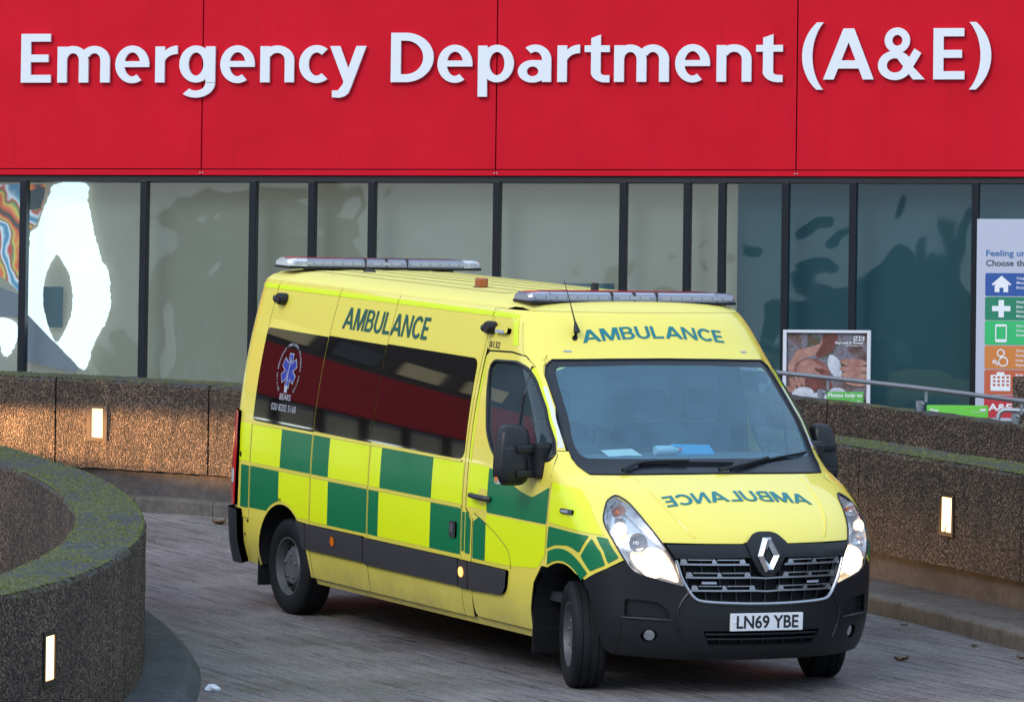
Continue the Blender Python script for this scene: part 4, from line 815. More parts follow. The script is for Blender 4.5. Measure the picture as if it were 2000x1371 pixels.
# ---- wing and pillar
def xw(y, z): return float(xf(y, z))
DOORF = [(-.470, ZB + .01), (-.452, .444), (-.40, .62), (-.305, .725), (-.245, .80), (-.238, 1.0), (-.218, 1.27), (-.262, 1.435), (-.318, 1.529), (-.405, 1.644), (-.623, 1.85), (-.771, 1.985), (-.867, 2.037), (-1.048, 2.050), (-1.36, 2.040), (-1.398, 2.01), (-1.40, 1.5), (-1.392, 1.01), (-1.288, .945), (-1.294, .40), (-1.285, .34), (-1.255, .306)]
HLO = [(.818, 1.232), (.872, 1.205), (.900, 1.175), (.936, 1.11), (.944, 1.045), (.918, .947), (.877, .853), (.831, .781), (.742, .747), (.639, .719), (.546, .697)]
HLI = [(.566, .755), (.590, .815), (.640, .904), (.686, .985), (.734, 1.088), (.768, 1.186), (.790, 1.218)]
SHUT = [(-.018, 1.341), (.07, 1.318), (.16, 1.282), (.262, 1.236)]
A_FW = arch(-.02, .42, .70, .36, 16)
for s in (-1, 1):
    pil = [(xw(.89, 1.39) + .004, 1.40), (xw(.903, 1.47) + .004, 1.47)]
    wing = [(-.234, 1.0), (-.213, 1.27), (-.257, 1.437), (-.283, 1.470), (xw(.906, 1.47) + .004, 1.472)] + [(xw(.905, 1.43) + .003, 1.43), (xw(.89, 1.39) + .002, 1.388)] + SHUT + [(xw(y, z), z) for y, z in HLO[1:7]] + [(.45, .795), (.358, .746), (.285, .706)] + [p for p in A_FW[::-1] if p[0] > -.30 and p[0] < .26 and p[1] > .735] + [(-.300, .735), (-.241, .80)]
    SP('front_wing', wing, 'body_yellow', s, res=.035, thick=.01)
    ap = [(-.290, 1.476), (-.314, 1.529), (-.400, 1.644), (-.618, 1.85), (-.766, 1.985), (-.83, 2.023)] + [(xw(.815, 2.02), 2.02), (xw(.846, 1.985) + .004, 1.985), (xw(.862, 1.942) + .004, 1.942), (xw(.884, 1.739) + .004, 1.739), (xw(.912, 1.552) + .004, 1.552), (xw(.912, 1.48) + .004, 1.476)]
    SP('screen_pillar', ap, 'body_yellow', s, res=.04)
    mid = lambda z: (np.interp(z, [1.48, 1.529, 1.644, 1.85, 1.985], [-.29, -.314, -.400, -.618, -.766]), xw(np.interp(z, [1.48, 1.552, 1.739, 1.942], [.912, .912, .884, .862]), z))
    L = [(lambda a, b: (a + (b - a) * .12, a + (b - a) * .92))(*mid(z)) for z in (1.49, 1.6, 1.72, 1.86)]
    SP('pillar_sticker', [(L[i][0], z) for i, z in enumerate((1.49, 1.6, 1.72, 1.86))] + [(L[i][1], z) for i, z in reversed(list(enumerate((1.49, 1.6, 1.72, 1.86))))], 'pillar_white', s, off=.002, res=.04)
    # wing squares
    SP('chequer_square', roundp([(-.205, 1.024), (.405, .996), (.385, 1.01), (.22, 1.172), (.09, 1.257), (-.19, 1.282)], [.01, .0, .0, .02, .03, .01]), 'fluo_yellow', s, off=.0045, res=.03)
    SP('chequer_square', roundp([(-.205, .998), (.303, .984), (.212, .868), (.130, .890), (.051, .900), (-.124, .886), (-.222, .855)], [.012, .012, .02, .02, .02, .02, .01]), 'chequer_green', s, off=.0045, res=.03)
    SP('chequer_square', roundp([(.330, .970), (.236, .850), (.335, .763), (.437, .811), (.405, .89)], .012), 'chequer_green', s, off=.0045, res=.03)
    SP('chequer_square', roundp([(.358, .985), (.428, .979), (.505, .864), (.452, .822), (.423, .897)], .012), 'chequer_green', s, off=.0045, res=.03)
    g0 = arch(-.02, .435, .70, .36, 20); g1 = arch(-.02, .512, .72, .36, 20)
    SP('chequer_square', [p for p in g0 if p[0] > -.235 and p[0] < .285] + [p for p in g1[::-1] if p[0] > -.225 and p[0] < .33], 'chequer_green', s, off=.0045, res=.03)
    # door
    WIN = roundp([(-1.02, 1.375), (-.30, 1.41), (-.283, 1.45), (-.335, 1.53), (-.50, 1.72), (-.70, 1.90), (-.80, 1.965), (-.943, 1.996), (-1.26, 1.986), (-1.305, 1.94), (-1.275, 1.80), (-1.18, 1.52), (-1.09, 1.42)], [.04, .02, .02, .02, .03, .04, .04, .04, .03, .04, .04, .06, .06])
    door = SP('driver_door' if s < 0 else 'passenger_door', DOORF, 'body_yellow', s, holes=[WIN], res=.055)
    def dp(name, poly, mt, **k): return patch_obj(name, side(s), OS(s), poly, mt, parent=door, **k)
    dp('window', WIN, 'door_glass', off=-.006, res=.06)
    rim = lift(side(s), np.array(densify(WIN, .05)), .0, OS(s))[0]; MB().tube([*rim, rim[0]], .013, 6).build('window_seal', 'black_plastic', door, True)
    q = lift(side(s), np.array([(-.745, 1.40), (-.75, 1.6), (-.765, 1.80), (-.775, 1.98)]), .0, OS(s))[0]; MB().tube([*q], .011, 6).build('window_bar', 'black_plastic', door, True)
    rim = lift(side(s), np.array(densify(DOORF, .05)), -.006, OS(s))[0]; MB().tube([*rim, rim[0]], .0045, 5).build('door_seal', 'seam_dark', door, True)
    dp('chequer_square', [(-1.30, 1.02), (-1.095, 1.02), (-1.095, 1.30), (-1.38, 1.31), (-1.378, 1.02)], 'fluo_yellow', off=.0018, res=.1)
    dp('chequer_square', roundp([(-1.092, 1.005), (-.245, 1.005), (-.228, 1.245), (-.40, 1.180), (-.45, 1.163), (-.50, 1.163), (-.622, 1.183), (-.749, 1.217), (-.954, 1.278), (-1.092, 1.298)], .02), 'chequer_green', off=.0018, res=.07)
    dp('chequer_square', [(-1.092, .688), (-.72, .692), (-.35, .715), (-.255, .81), (-.247, .992), (-1.092, .992)], 'fluo_yellow', off=.0018, res=.08)
    dp('chequer_square', roundp([(-1.28, .688), (-1.098, .688), (-1.098, .93), (-1.20, .965), (-1.28, .93)], .012), 'chequer_green', off=.0018, res=.08)
    cr = [(-1.27, .985), (-1.095, .932), (-.93, .87), (-.786, .80), (-.735, .74), (-.723, .672)]; q = lift(side(s), np.array(smoothp(cr, 4, False)), .001, OS(s))[0]; MB().tube([*q], .003, 5).build('door_crease', 'seam_dark', door, True)
    dp('edge_stripe', [(-1.388, 1.32), (-1.362, 1.32), (-1.37, 1.9), (-1.385, 2.0), (-1.393, 2.0)], 'stripe_yellow', off=.002, res=.1)
    fr = [(-.30, 1.53), (-.46, 1.70), (-.66, 1.88), (-.80, 1.99)]; dp('edge_stripe', [(-.345 + .020, 1.53), (-.43, 1.644), (-.645, 1.85), (-.775, 1.965), (-.755, 1.975), (-.612, 1.85), (-.402, 1.65), (-.322, 1.54)], 'stripe_yellow', off=.002, res=.06)
    # handle
    c = lift(side(s), np.array([(-1.16, 1.10)]), 0, OS(s))[0][0]
    dp('handle_recess', [(-1.16 + .075 * math.cos(q) , 1.10 + .058 * math.sin(q)) for q in np.linspace(0, 6.283, 19)[:-1]], 'body_yellow', off=.003, thick=.004, res=.05)
    h = MB(); h.tube([(-1.295, c[1] + s * .008, 1.103), (-1.275, c[1] + s * .035, 1.103), (-1.16, c[1] + s * .045, 1.100), (-1.06, c[1] + s * .038, 1.098), (-1.03, c[1] + s * .008, 1.098)], [.014, .018, .019, .019, .015], 8); h.build('handle', 'grey_plastic', door, True)
    # mirror on two arms
    def mb2(s=s): return MB()
    bm = bmesh.new(); bmesh.ops.create_cube(bm, size=1); bmesh.ops.subdivide_edges(bm, edges=bm.edges[:], cuts=6, use_grid_fill=True)
    for v in bm.verts:
        p = v.co * 2; sup = (abs(p.x) ** 4 + abs(p.y) ** 4 + abs(p.z) ** 5) ** .22; p = p / max(sup, .001)
        bulge = 1 - .12 * max(0, p.z); x = p.x * (.075 if p.x > 0 else .055) + .012 * (1 - p.z * p.z); v.co = (-.50 + x - .02 * p.z, s * ((1.175 if s < 0 else 1.135) + p.y * (.118 if s < 0 else .086) * bulge - .012 * p.z), 1.43 + p.z * .195)
    me = bpy.data.meshes.new('mirror_housing'); bm.to_mesh(me); bm.free(); me.materials.append(MATS['black_plastic']); me.polygons.foreach_set('use_smooth', [True] * len(me.polygons)); mir = link(bpy.data.objects.new('mirror', me)); bp(mir)
    a = MB()
    for z in (1.475, 1.315): a.box((-.475, s * 1.185 if s < 0 else 1.00, z - .026), (-.385, s * .96 if s < 0 else 1.185, z + .026), .014)
    a.build('arm', 'black_plastic', mir)
    MB().box((-.435, s * 1.07 if s < 0 else .94, 1.285), (-.335, s * .94 if s < 0 else 1.07, 1.52), .03).build('base', 'black_plastic', mir)
    MB().box((-.47, s * 1.26 if s < 0 else 1.05, 1.30), (-.415, s * 1.05 if s < 0 else 1.20, 1.49), .02).build('cover_panel', 'grey_plastic', mir)
    MB().box((-.57, min(s * 1.085, s * 1.20), 1.27), (-.562, max(s * 1.085, s * 1.20), 1.60)).build('mirror_glass', 'chrome', mir)
    mo = 0 if s < 0 else -.075; i = MB(); i.box((-.50, min(s * 1.24, s * 1.296) + mo, 1.245), (-.44, max(s * 1.24, s * 1.296) + mo, 1.345), .02); i.build('indicator', 'clear_lens', mir); MB().box((-.475, min(s * 1.28, s * 1.300) + mo, 1.262), (-.445, max(s * 1.28, s * 1.300) + mo, 1.295), .006).build('indicator_bulb', 'amber', mir)
    c = lift(side(s), np.array([(.042, 1.113)]), .0, OS(s))[0][0]
    SP('side_repeater', roundp(rect(-.038, 1.098, .118, 1.128), .013), 'black_gloss', s, off=.018, thick=.018, res=.04); SP('repeater_lens', roundp(rect(-.025, 1.105, .07, 1.121), .006), 'lightbar_led', s, off=.020, res=.04)
    # scene lamps high on the flank, proximity camera
    for x, z in ((-4.70, 2.205), (-1.385, 2.195)):
        c = lift(side(s), np.array([(x, z)]), 0, OS(s))[0][0]; rr = bp(MB().lathe([(.030, -.015), (.044, .0), (.045, .05), (.036, .068)], (c[0], c[1], c[2]), (0, s, .05), 18).build('side_camera', 'black_plastic', None, True))
        d = -1; MB().lathe([(.030, 0), (.030, .02), (.022, .036), (.008, .042)], (c[0] - .045, c[1] + s * .035, c[2] - .004), (-.9, s * .4, 0), 14).build('lens', 'black_gloss', rr, True)
    SP('camera_plate', roundp(rect(-4.90, 2.190, -4.74, 2.222), .01), 'grey_plastic', s, off=.012, thick=.012, res=.05)
    SP('scene_lamp', roundp(rect(-1.312, 2.166, -1.135, 2.202), .014), 'body_yellow', s, off=.03, thick=.03, res=.05); SP('scene_lamp_lens', roundp(rect(-1.305, 2.162, -1.175, 2.182), .006), 'lightbar_led', s, off=.033, res=.05)
    SP('charge_socket', roundp(rect(-1.606, .800, -1.515, .905), .02), 'strip_plastic', s, off=.016, thick=.016, res=.04); SP('charge_flap', roundp(rect(-1.588, .83, -1.533, .888), .01), 'satin_silver', s, off=.02, thick=.005, res=.04)
    for x, z, mt in ((-3.404, .594, 'amber'), (-1.404, .586, 'marker_glow')):
        SP('side_marker', [(x + .034 * math.cos(q), z + .034 * math.sin(q)) for q in np.linspace(0, 6.283, 17)[:-1]], mt, s, off=.027, thick=.006, res=.04)
    SP('cap_plug', [(-5.035 + .016 * math.cos(q), 1.07 + .022 * math.sin(q)) for q in np.linspace(0, 6.283, 13)[:-1]], 'void', s, off=.003, res=.05)
# ---- lettering on the driver's flank
RS = side(-1); RO = OS(-1)
def flank_text(s, x, z, w, h, mt, bold=.0, name='lettering', off=.0035): return bp(text_obj(name, RS, RO, s, w, h, lambda P: np.stack([x + P[:, 0], z + P[:, 1]], 1), mt, None, off, bold))
flank_text('AMBULANCE', -3.665, 2.056, 1.34, .150, 'letter_green', .022); flank_text('B132', -1.388, 2.068, .150, .040, 'black_vinyl', .012)
flank_text('BEARS', -4.45, 1.505, .185, .042, 'window_vinyl', .01, off=.008); flank_text('020 8202 5160', -4.57, 1.425, .42, .048, 'window_vinyl', .003, off=.008)
flank_text('760', -4.365, .79, .05, .02, 'black_vinyl', .01)
ringt = 'BRITISH EMERGENCY AMBULANCE RESPONSE SERVICE'; scx, scz = -4.365, 1.712
bars = []
for k in range(3):
    a_ = math.radians(60 * k); bars.append((math.cos(a_), math.sin(a_)))
def star(L, Wd, o):
    for k, (c, s2) in enumerate(bars):
        P = [(scx + (u * s2 + w * c), scz + (u * c - w * s2)) for u, w in ((-L, -Wd), (L, -Wd), (L, Wd), (-L, Wd))]; yield P, o + .0004 * k
for P, o in star(.124, .036, .0062): SP('star_outline', P, 'window_vinyl', off=o, res=.06)
for P, o in star(.116, .028, .0078): SP('star_of_life', P, 'blue_vinyl', off=o, res=.06)
SP('staff', rect(scx - .004, scz - .10, scx + .004, scz + .10), 'window_vinyl', off=.0095, res=.04); SP('staff_foot', rect(scx - .024, scz - .155, scx + .024, scz - .105), 'window_vinyl', off=.0095, res=.04)
sn = [(scx + .018 * math.sin(q * 7), scz + .085 - .16 * q) for q in np.linspace(0, 1, 22)]; q = lift(RS, np.array(sn), .0095, RO)[0]; bp(MB().tube([*q], .003, 5).build('snake', 'window_vinyl'))
for i, chx in enumerate(ringt):
    if chx == ' ': continue
    a_ = math.radians(228 - (276) * i / (len(ringt) - 1)); P, F = textfit(chx, 0, .023, .01); w_ = P[:, 0].max(); rx, rz = .175, .178
    ca, sa = math.cos(a_ - math.pi / 2), math.sin(a_ - math.pi / 2)
    def pl(P, a_=a_, ca=ca, sa=sa, w_=w_): x = P[:, 0] - w_ / 2; z = P[:, 1]; return np.stack([scx + rx * math.cos(a_) + x * ca - z * sa, scz + rz * math.sin(a_) + x * sa + z * ca], 1)
    bp(text_obj('ring_letter', RS, RO, chx, 0, .019, pl, 'window_vinyl', None, .008, .01))
# ---- bonnet
BE = [(.684, .985), (.668, .969), (.469, .968), (.165, .967), (.130, .978), (.085, 1.018), (.045, 1.031), (-.045, 1.031), (-.085, 1.018), (-.130, .978), (-.165, .967), (-.469, .968), (-.668, .969), (-.684, .985)]
sh = [(.262, .815, 1.233), (.16, .832, 1.281), (.07, .842, 1.316), (-.016, .848, 1.339)]
bon = [(y, z) for y, z in BE] + [(-.734, 1.088), (-.768, 1.186), (-.812, 1.233)] + [(-y, z) for x, y, z in sh[1:]] + [(-.4, 1.346), (0, 1.349), (.4, 1.346)] + [(y, z) for x, y, z in sh[::-1][:-1]] + [(.812, 1.233), (.768, 1.186), (.734, 1.088)]
FP('bonnet', bon, 'body_yellow', res=.05, thick=.012)
FP('bonnet_gap', [(-.83, 1.25), (.83, 1.25), (.84, 1.345), (-.84, 1.345)], 'seam_dark', off=-.02, res=.1)
for s in (-1, 1):
    q = lift(front, np.array([(s * .60, 1.32), (s * .585, 1.24), (s * .56, 1.15), (s * .52, 1.07), (s * .47, 1.0)]), .001, OF)[0]; bp(MB().tube([*smoothp(q, 4, False)], .006, 6).build('bonnet_crease', 'body_yellow', None, True))
def front_text(s, y0, y1, zf, h, mt, bold, name='lettering', mirror=False, off=.0035):
    w = abs(y1 - y0)
    def pl(P): y = y0 + P[:, 0] * (-1 if mirror else 1); return np.stack([y, zf(y) + P[:, 1]], 1)
    return bp(text_obj(name, front, OF, s, w, h, pl, mt, None, off, bold))
front_text('AMBULANCE', -.545, .505, lambda y: 2.168 - .115 * y * y, .076, 'letter_teal', .02)
front_text('AMBULANCE', .505, -.55, lambda y: 1.207 - .11 * y * y, .055, 'letter_teal', .02, mirror=True)
for y in (-.69, .62): FP('sticker', rect(y, 2.076, y + .05, 2.086), 'satin_silver', off=.003, res=.05)
# ---- headlamps
for s in (-1, 1):
    out = [(s * y, z) for y, z in HLO]; inn = [(s * y, z) for y, z in HLI]; poly = out + inn
    hl = FP('headlight', smoothp(poly, 2), 'lens_glass', off=.004, res=.05)
    def hp(name, P, mt, **k): return patch_obj(name, front, OF, P, mt, parent=hl, **k)
    hp('housing', poly, 'lamp_reflector', off=-.075, res=.06)
    L = np.array(densify(smoothp(poly, 2), .04)); a0, _ = lift(front, L, .003, OF); a1, _ = lift(front, L, -.075, OF); n_ = len(L)
    fixn(obj('surround', [*a0, *a1], [(i, (i + 1) % n_, n_ + (i + 1) % n_, n_ + i) for i in range(n_)], 'lamp_reflector', hl))
    MB().tube([*a0, a0[0]], .006, 6).build('seal', 'grey_plastic', hl, True)
    def bowl(name, y, z, r, dep, mt, inner=None):
        c, n2 = lift(front, np.array([(s * y, z)]), -.012, OF); ax = Vector(n2[0]) * .35 + Vector((1, 0, -.03)) * .65
        o = MB().lathe([(r, 0), (r * .97, -.008), (r * .82, -dep * .5), (r * .5, -dep * .85), (r * .2, -dep)], c[0], ax, 24, False).build(name, mt, hl, True)
        if inner: c2 = Vector(c[0]) - ax.normalized() * dep * .55; MB().lathe([(.002, .022), (r * .22, .014), (r * .28, 0), (r * .2, -.02)], c2, ax, 14).build('bulb', inner, hl, True)
        return o
    bowl('indicator_bowl', .850, 1.150, .048, .05, 'lamp_reflector', 'red_lens' if False else 'amber')
    bowl('daylight_bowl', .880, 1.045, .042, .045, 'headlamp_dim', 'headlamp_glow')
    bowl('projector_bowl', .805, .965, .062, .06, 'lamp_reflector', 'clear_lens')
    bowl('dipped_bowl', .725, .835, .092, .07, 'headlamp_dim', 'headlamp_glow')
    hp('dipped_glow', [(s * y, z) for y, z in smoothp([(.815, .845), (.79, .80), (.73, .785), (.66, .765), (.615, .75), (.625, .81), (.665, .87), (.70, .895), (.76, .89)], 3)], 'headlamp_glow', off=-.045, res=.05)
    hp('lower_reflector', [(s * y, z) for y, z in smoothp([(.86, .89), (.82, .80), (.74, .765), (.65, .738), (.575, .72), (.60, .80), (.655, .90), (.71, .945), (.79, .94)], 3)], 'headlamp_dim', off=-.055, res=.05)
    c = lift(front, np.array([(s * .70, .84)]), .03, OF)[0][0]
    Ld = bpy.data.lights.new('headlight_beam', 'SPOT'); Ld.energy = 55; Ld.color = (1, .84, .62); Ld.spot_size = math.radians(95); Ld.spot_blend = .6; Ld.shadow_soft_size = .05
    lo_ = bpy.data.objects.new('headlight_beam', Ld); link(lo_, hl); lo_.location = c; dv = Vector((1, s * .12, -.16)).normalized(); lo_.rotation_euler = (-dv).to_track_quat('Z', 'Y').to_euler()
# ---- grille
GO = [(-.662, .962), (-.600, .862), (-.566, .755), (-.534, .695), (-.489, .632), (-.424, .604), (0, .590), (.424, .604), (.489, .632), (.534, .695), (.566, .755), (.600, .862), (.662, .962), (.165, .958), (0, .955), (-.165, .958)]
FP('grille_void', GO, 'void', off=-.055, res=.1)
FP('grille_header', [(-.655, .955), (-.604, .872), (-.30, .878), (-.15, .880), (.15, .880), (.30, .878), (.604, .872), (.655, .955), (.165, .958), (-.165, .958)], 'black_plastic', off=.012, thick=.05, res=.06)
FP('badge_housing', roundp([(-.150, .962), (-.088, 1.016), (-.045, 1.028), (.045, 1.028), (.088, 1.016), (.150, .962), (.118, .876), (.062, .785), (.03, .762), (-.03, .762), (-.062, .785), (-.118, .876)], .02), 'black_plastic', off=.020, thick=.06, res=.05)
U = smoothp([(-.600, .862), (-.566, .755), (-.534, .695), (-.489, .632), (-.424, .606), (-.2, .594), (0, .591), (.2, .594), (.424, .606), (.489, .632), (.534, .695), (.566, .755), (.600, .862)], 4, False)
q = lift(front, np.array(U), .010, OF)[0]; bp(MB().tube([*q], .011, 8).build('grille_surround', 'satin_silver', None, True))
def gbar(name, poly, off=.002, mt='satin_silver'): return FP(name, poly, mt, off=off, thick=.03, res=.08)
for z0, w0, br in ((.832, .575, True), (.750, .540, False), (.668, .505, False)):
    if br:
        for s in (-1, 1): gbar('grille_bar', [(s * w0, z0), (s * .125, z0), (s * .132, z0 + .011), (s * w0, z0 + .011)])
    else: gbar('grille_bar', [(-w0, z0), (-.09, z0), (0, z0 - .004), (.09, z0), (w0, z0), (w0, z0 + .011), (.10, z0 + .011), (0, z0 + .006), (-.10, z0 + .011), (-w0, z0 + .011)])
    for s in (-1, 1):
        k = w0 - .575
        for a_, b_ in ((.575, .530), (.378, .345), (.195, .150)): gbar('grille_link', roundp([(s * (a_ + k), z0 + .012), (s * (b_ + k), z0 + .012), (s * (b_ + k + .012), z0 + .038), (s * (a_ + k - .004), z0 + .038)], .004))
        for a_, b_ in ((.530, .378), (.345, .195)): gbar('grille_bar', [(s * (a_ + k), z0 + .031), (s * (b_ + k), z0 + .031), (s * (b_ + k), z0 + .037), (s * (a_ + k), z0 + .037)])
for y in np.linspace(-.5, .5, 11): FP('grille_fin', [(y - .004 + .0, .60), (y + .004, .60), (y * 1.12 + .004, .87), (y * 1.12 - .004, .87)], 'grey_plastic', off=-.022, thick=.02, res=.2)
for y in (-.395, .345): FP('strobe_lamp', roundp(rect(y - .048, .716, y + .048, .730), .005), 'lightbar_led', off=.010, thick=.02, res=.1)
# diamond emblem
def ringl(w, h, fl): return [(-fl, h), (fl, h), (w, 0), (fl, -h), (-fl, -h), (-w, 0)]
ez = .890; lo_o = [(y, ez + z) for y, z in ringl(.082, .100, .030)]; lo_m = [(y, ez + z) for y, z in ringl(.058, .082, .012)]; lo_i = [(y, ez + z) for y, z in ringl(.030, .052, .001)]
V = [*lift(front, np.array(lo_o), .030, OF)[0], *lift(front, np.array(lo_m), .052, OF)[0], *lift(front, np.array(lo_i), .030, OF)[0]]; F = []
for r_ in (0, 6):
    for i in range(6): F.append((r_ + i, r_ + (i + 1) % 6, r_ + 6 + (i + 1) % 6, r_ + 6 + i))
bp(fixn(obj('emblem', V, F, 'chrome')))
# ---- bumper
top = [(.0, .586), (.2, .588), (.424, .600), (.492, .626), (.540, .690), (.639, .713), (.742, .741), (.834, .776), (.872, .842)]
BF = [(-y, z) for y, z in top[::-1]] + top[1:] + [(.88, .84)] + [(.88, z) for z in (.7, .5, .35, .28, .250)] + [(.6, .236), (.3, .232), (0, .232), (-.3, .232), (-.6, .236)] + [(-.88, z) for z in (.250, .28, .35, .5, .7, .84)]
REC = lambda s: [(s * y, z) for y, z in roundp([(.872, .612), (.70, .597), (.645, .555), (.622, .50), (.872, .498)], .02)]
LG = roundp([(-.425, .420), (.425, .420), (.375, .325), (-.375, .325)], .02); PLT = rect(-.262, .42, .262, .53)
FOG = lambda s: [(s * (.735 + .046 * math.cos(q)), .383 + .042 * math.sin(q)) for q in np.linspace(0, 6.283, 21)[:-1]]
parts = [patch(front, OF, BF, [REC(1), REC(-1), LG, FOG(1), FOG(-1)], .045, .004, .02)]
for s in (-1, 1):
    CP_ = [(xw(.88, z) + .0, z) for z in (.250, .3, .4, .5, .6, .7, .78, .84)] + [(.45, .789), (.358, .740), (.280, .698), (.333, .621), (.372, .52), (.388, .42), (.397, .32), (.40, .27), (.43, .252)]
    parts.append(patch(side(s), OS(s), CP_, (), .035, .004, 0.))
bum = bp(multi('front_bumper', parts, 'black_plastic', None))
def recess(poly, depth, wall, floor, name):
    L = np.array(densify(poly, .04)); a0, _ = lift(front, L, .003, OF); a1, _ = lift(front, L, -depth, OF); n_ = len(L)
    obj(name + '_wall', [*a0, *a1], [(i, (i + 1) % n_, n_ + (i + 1) % n_, n_ + i) for i in range(n_)], wall, bum); return patch_obj(name, front, OF, poly, floor, parent=bum, off=-depth, res=.08)
for s in (-1, 1):
    L = REC(s); recess(L, .035, 'black_plastic', 'black_plastic', 'bumper_recess')
    recess(FOG(s), .03, 'black_plastic', 'void', 'fog_recess')
    c, n2 = lift(front, np.array([(s * .735, .383)]), -.012, OF); fg = MB().lathe([(.036, -.012), (.036, 0), (.026, .008), (.002, .012)], c[0], n2[0], 20).build('fog_lamp', 'lens_glass', bum, True); MB().lathe([(.034, 0), (.026, -.012), (.004, -.018)], c[0], n2[0], 20).build('reflector', 'chrome', fg, True)
    q = lift(front, np.array([(s * .885, .494), (s * .80, .492), (s * .70, .488), (s * .615, .484)]), .010, OF)[0]; MB().tube([*q], [.004, .008, .008, .003], 6).build('bumper_ridge', 'grey_plastic', bum, True)
    q = lift(front, np.array(smoothp([(s * .52, .66), (s * .56, .60), (s * .585, .52), (s * .575, .44), (s * .545, .36)], 4, False)), .003, OF)[0]; MB().tube([*q], .010, 6).build('bumper_crease', 'black_plastic', bum, True)
recess(LG, .05, 'black_plastic', 'void', 'lower_grille')
for z in (.392, .360): patch_obj('lower_slat', front, OF, [(-.405, z), (.405, z), (.402, z + .011), (-.402, z + .011)], 'grey_plastic', parent=bum, off=-.008, thick=.03, res=.1)
for y in np.linspace(-.3, .3, 5): patch_obj('lower_fin', front, OF, rect(y - .004, .328, y + .004, .418), 'black_plastic', parent=bum, off=-.025, thick=.02, res=.1)
pl_ = bp(MB().box((.800, -.260, .4215), (.822, .260, .5325), .004).build('number_plate', 'plate_white'))
plane_p = lambda u, v: np.stack([np.full_like(u, .8225), u, v], -1)
text_obj('plate_text', plane_p, (1, 0, 0), 'LN69 YBE', .448, .076, lambda P: np.stack([-.222 + P[:, 0], .440 + P[:, 1]], 1), 'black_vinyl', pl_, .001, .022)
for y in (-.232, .232): MB().lathe([(.008, 0), (.006, .004)], (.823, y, .478), (1, 0, 0), 10).build('plate_screw', 'white_vinyl', pl_)
# ---- wipers, aerial
for pts, pts2 in (([(-.655, 1.352), (-.49, 1.402), (-.17, 1.412)], [(-.515, 1.399), (-.17, 1.408), (.155, 1.404)]), ([(.01, 1.357), (.17, 1.380), (.44, 1.425)], [(.10, 1.362), (.44, 1.420), (.80, 1.455)])):
    q = lift(front, np.array(smoothp(pts, 4, False)), .025, OF)[0]; w = bp(MB().tube([*q], [.014] * 3 + [.010] * (len(q) - 3), 6).build('wiper', 'black_plastic', None, True))
    q = lift(front, np.array(smoothp(pts2, 4, False)), .012, OF)[0]; MB().tube([*q], .009, 6).build('blade', 'rubber', w, True)
c = lift(front, np.array([(-.585, 2.178)]), .0, OF)[0][0]; an = bp(MB().tube([c + np.array((.0, 0, -.02)), c + np.array((.03, 0, .03)), c + np.array((.0, 0, .09))], [.030, .024, .008], 10).build('aerial', 'black_plastic', None, True))
MB().tube([c + np.array((.0, 0, .09)), c + np.array((-.06, -.018, .24)), c + np.array((-.12, -.03, .36))], [.006, .003, .0025], 5).build('whip', 'black_plastic', an)
# ---- light bars, beacon, roof fittings
def light_bar(x, z, name):
    r = bp(MB().box((x - .135, -.772, z), (x + .135, .772, z + .022), .010).build(name, 'black_plastic', None))
    def prof(y0, y1, mt, nm, sx=.132, h=.056, cap=0):
        V = []; F = []; S = [(-1, .0), (-1.0, .45), (-.9, .85), (-.7, 1.), (.7, 1.), (.9, .85), (1, .45), (1, 0)]
        ys = [(y0, 1), (y1, 1)] if not cap else ([(y0, 1), (y0 + (y1 - y0) * .55, .97), (y0 + (y1 - y0) * .85, .82), (y1, .5)])
        for y, k in ys:
            for a_, b_ in S: V.append((x + a_ * sx * (.55 + .45 * k), y, z + .020 + b_ * h * (.4 + .6 * k)))
        m_ = len(S)
        for i in range(len(ys) - 1):
            for j in range(m_ - 1): F.append((i * m_ + j, i * m_ + j + 1, (i + 1) * m_ + j + 1, (i + 1) * m_ + j))
        F.append(tuple(range(m_))); F.append(tuple((len(ys) - 1) * m_ + j for j in range(m_)))
        o = fixn(obj(nm, V, F, mt, r)); return o
    for y0, y1 in ((-.62, -.17), (-.163, -.005), (.005, .163), (.17, .62)): prof(y0, y1, 'lightbar_lens', 'lens')
    prof(-.627, -.775, 'clear_lens' if x < -2 else 'lightbar_lens', 'end_lens', cap=1); prof(.627, .775, 'clear_lens' if x < -2 else 'lightbar_lens', 'end_lens', cap=1)
    for y in np.r_[-.70:.71:.078]:
        if abs(abs(y) - .17) > .03: MB().box((x + .131, y - .034, z + .030), (x + .1345, y + .034, z + .056), .003).build('led_module', 'lightbar_led', r)
    for y in (-.168, 0, .168): MB().box((x - .134, y - .006, z + .020), (x + .134, y + .006, z + .0775), .003).build('divider', 'grey_plastic', r)
    for s in (-.52, .52): MB().box((x - .10, s - .04, z - .045), (x + .10, s + .04, z + .002), .008).build('foot', 'black_plastic', r)
    if x > -2: MB().box((x - .10, -.6, z + .0765), (x + .06, .6, z + .080), .001).build('top_cover', 'lightbar_red', r)
    return r
light_bar(-1.20, 2.372, 'light_bar'); rb = light_bar(-4.99, 2.415, 'light_bar')
for y in (-.42, .0, .42): bp(MB().tube([(-5.12, y, 2.39), (-4.99, y, 2.435), (-4.86, y, 2.39)], .014, 6).build('bar_bracket', 'black_plastic'))
bc = bp(MB().lathe([(.062, 0), (.062, .02), (.048, .024)], (-2.55, -.39, 2.385), (0, 0, 1), 18).build('beacon', 'black_plastic', None, True)); MB().lathe([(.046, .0), (.046, .052), (.038, .062), (.002, .064)], (-2.55, -.39, 2.407), (0, 0, 1), 18).build('beacon_lens', 'beacon_amber', bc, True)
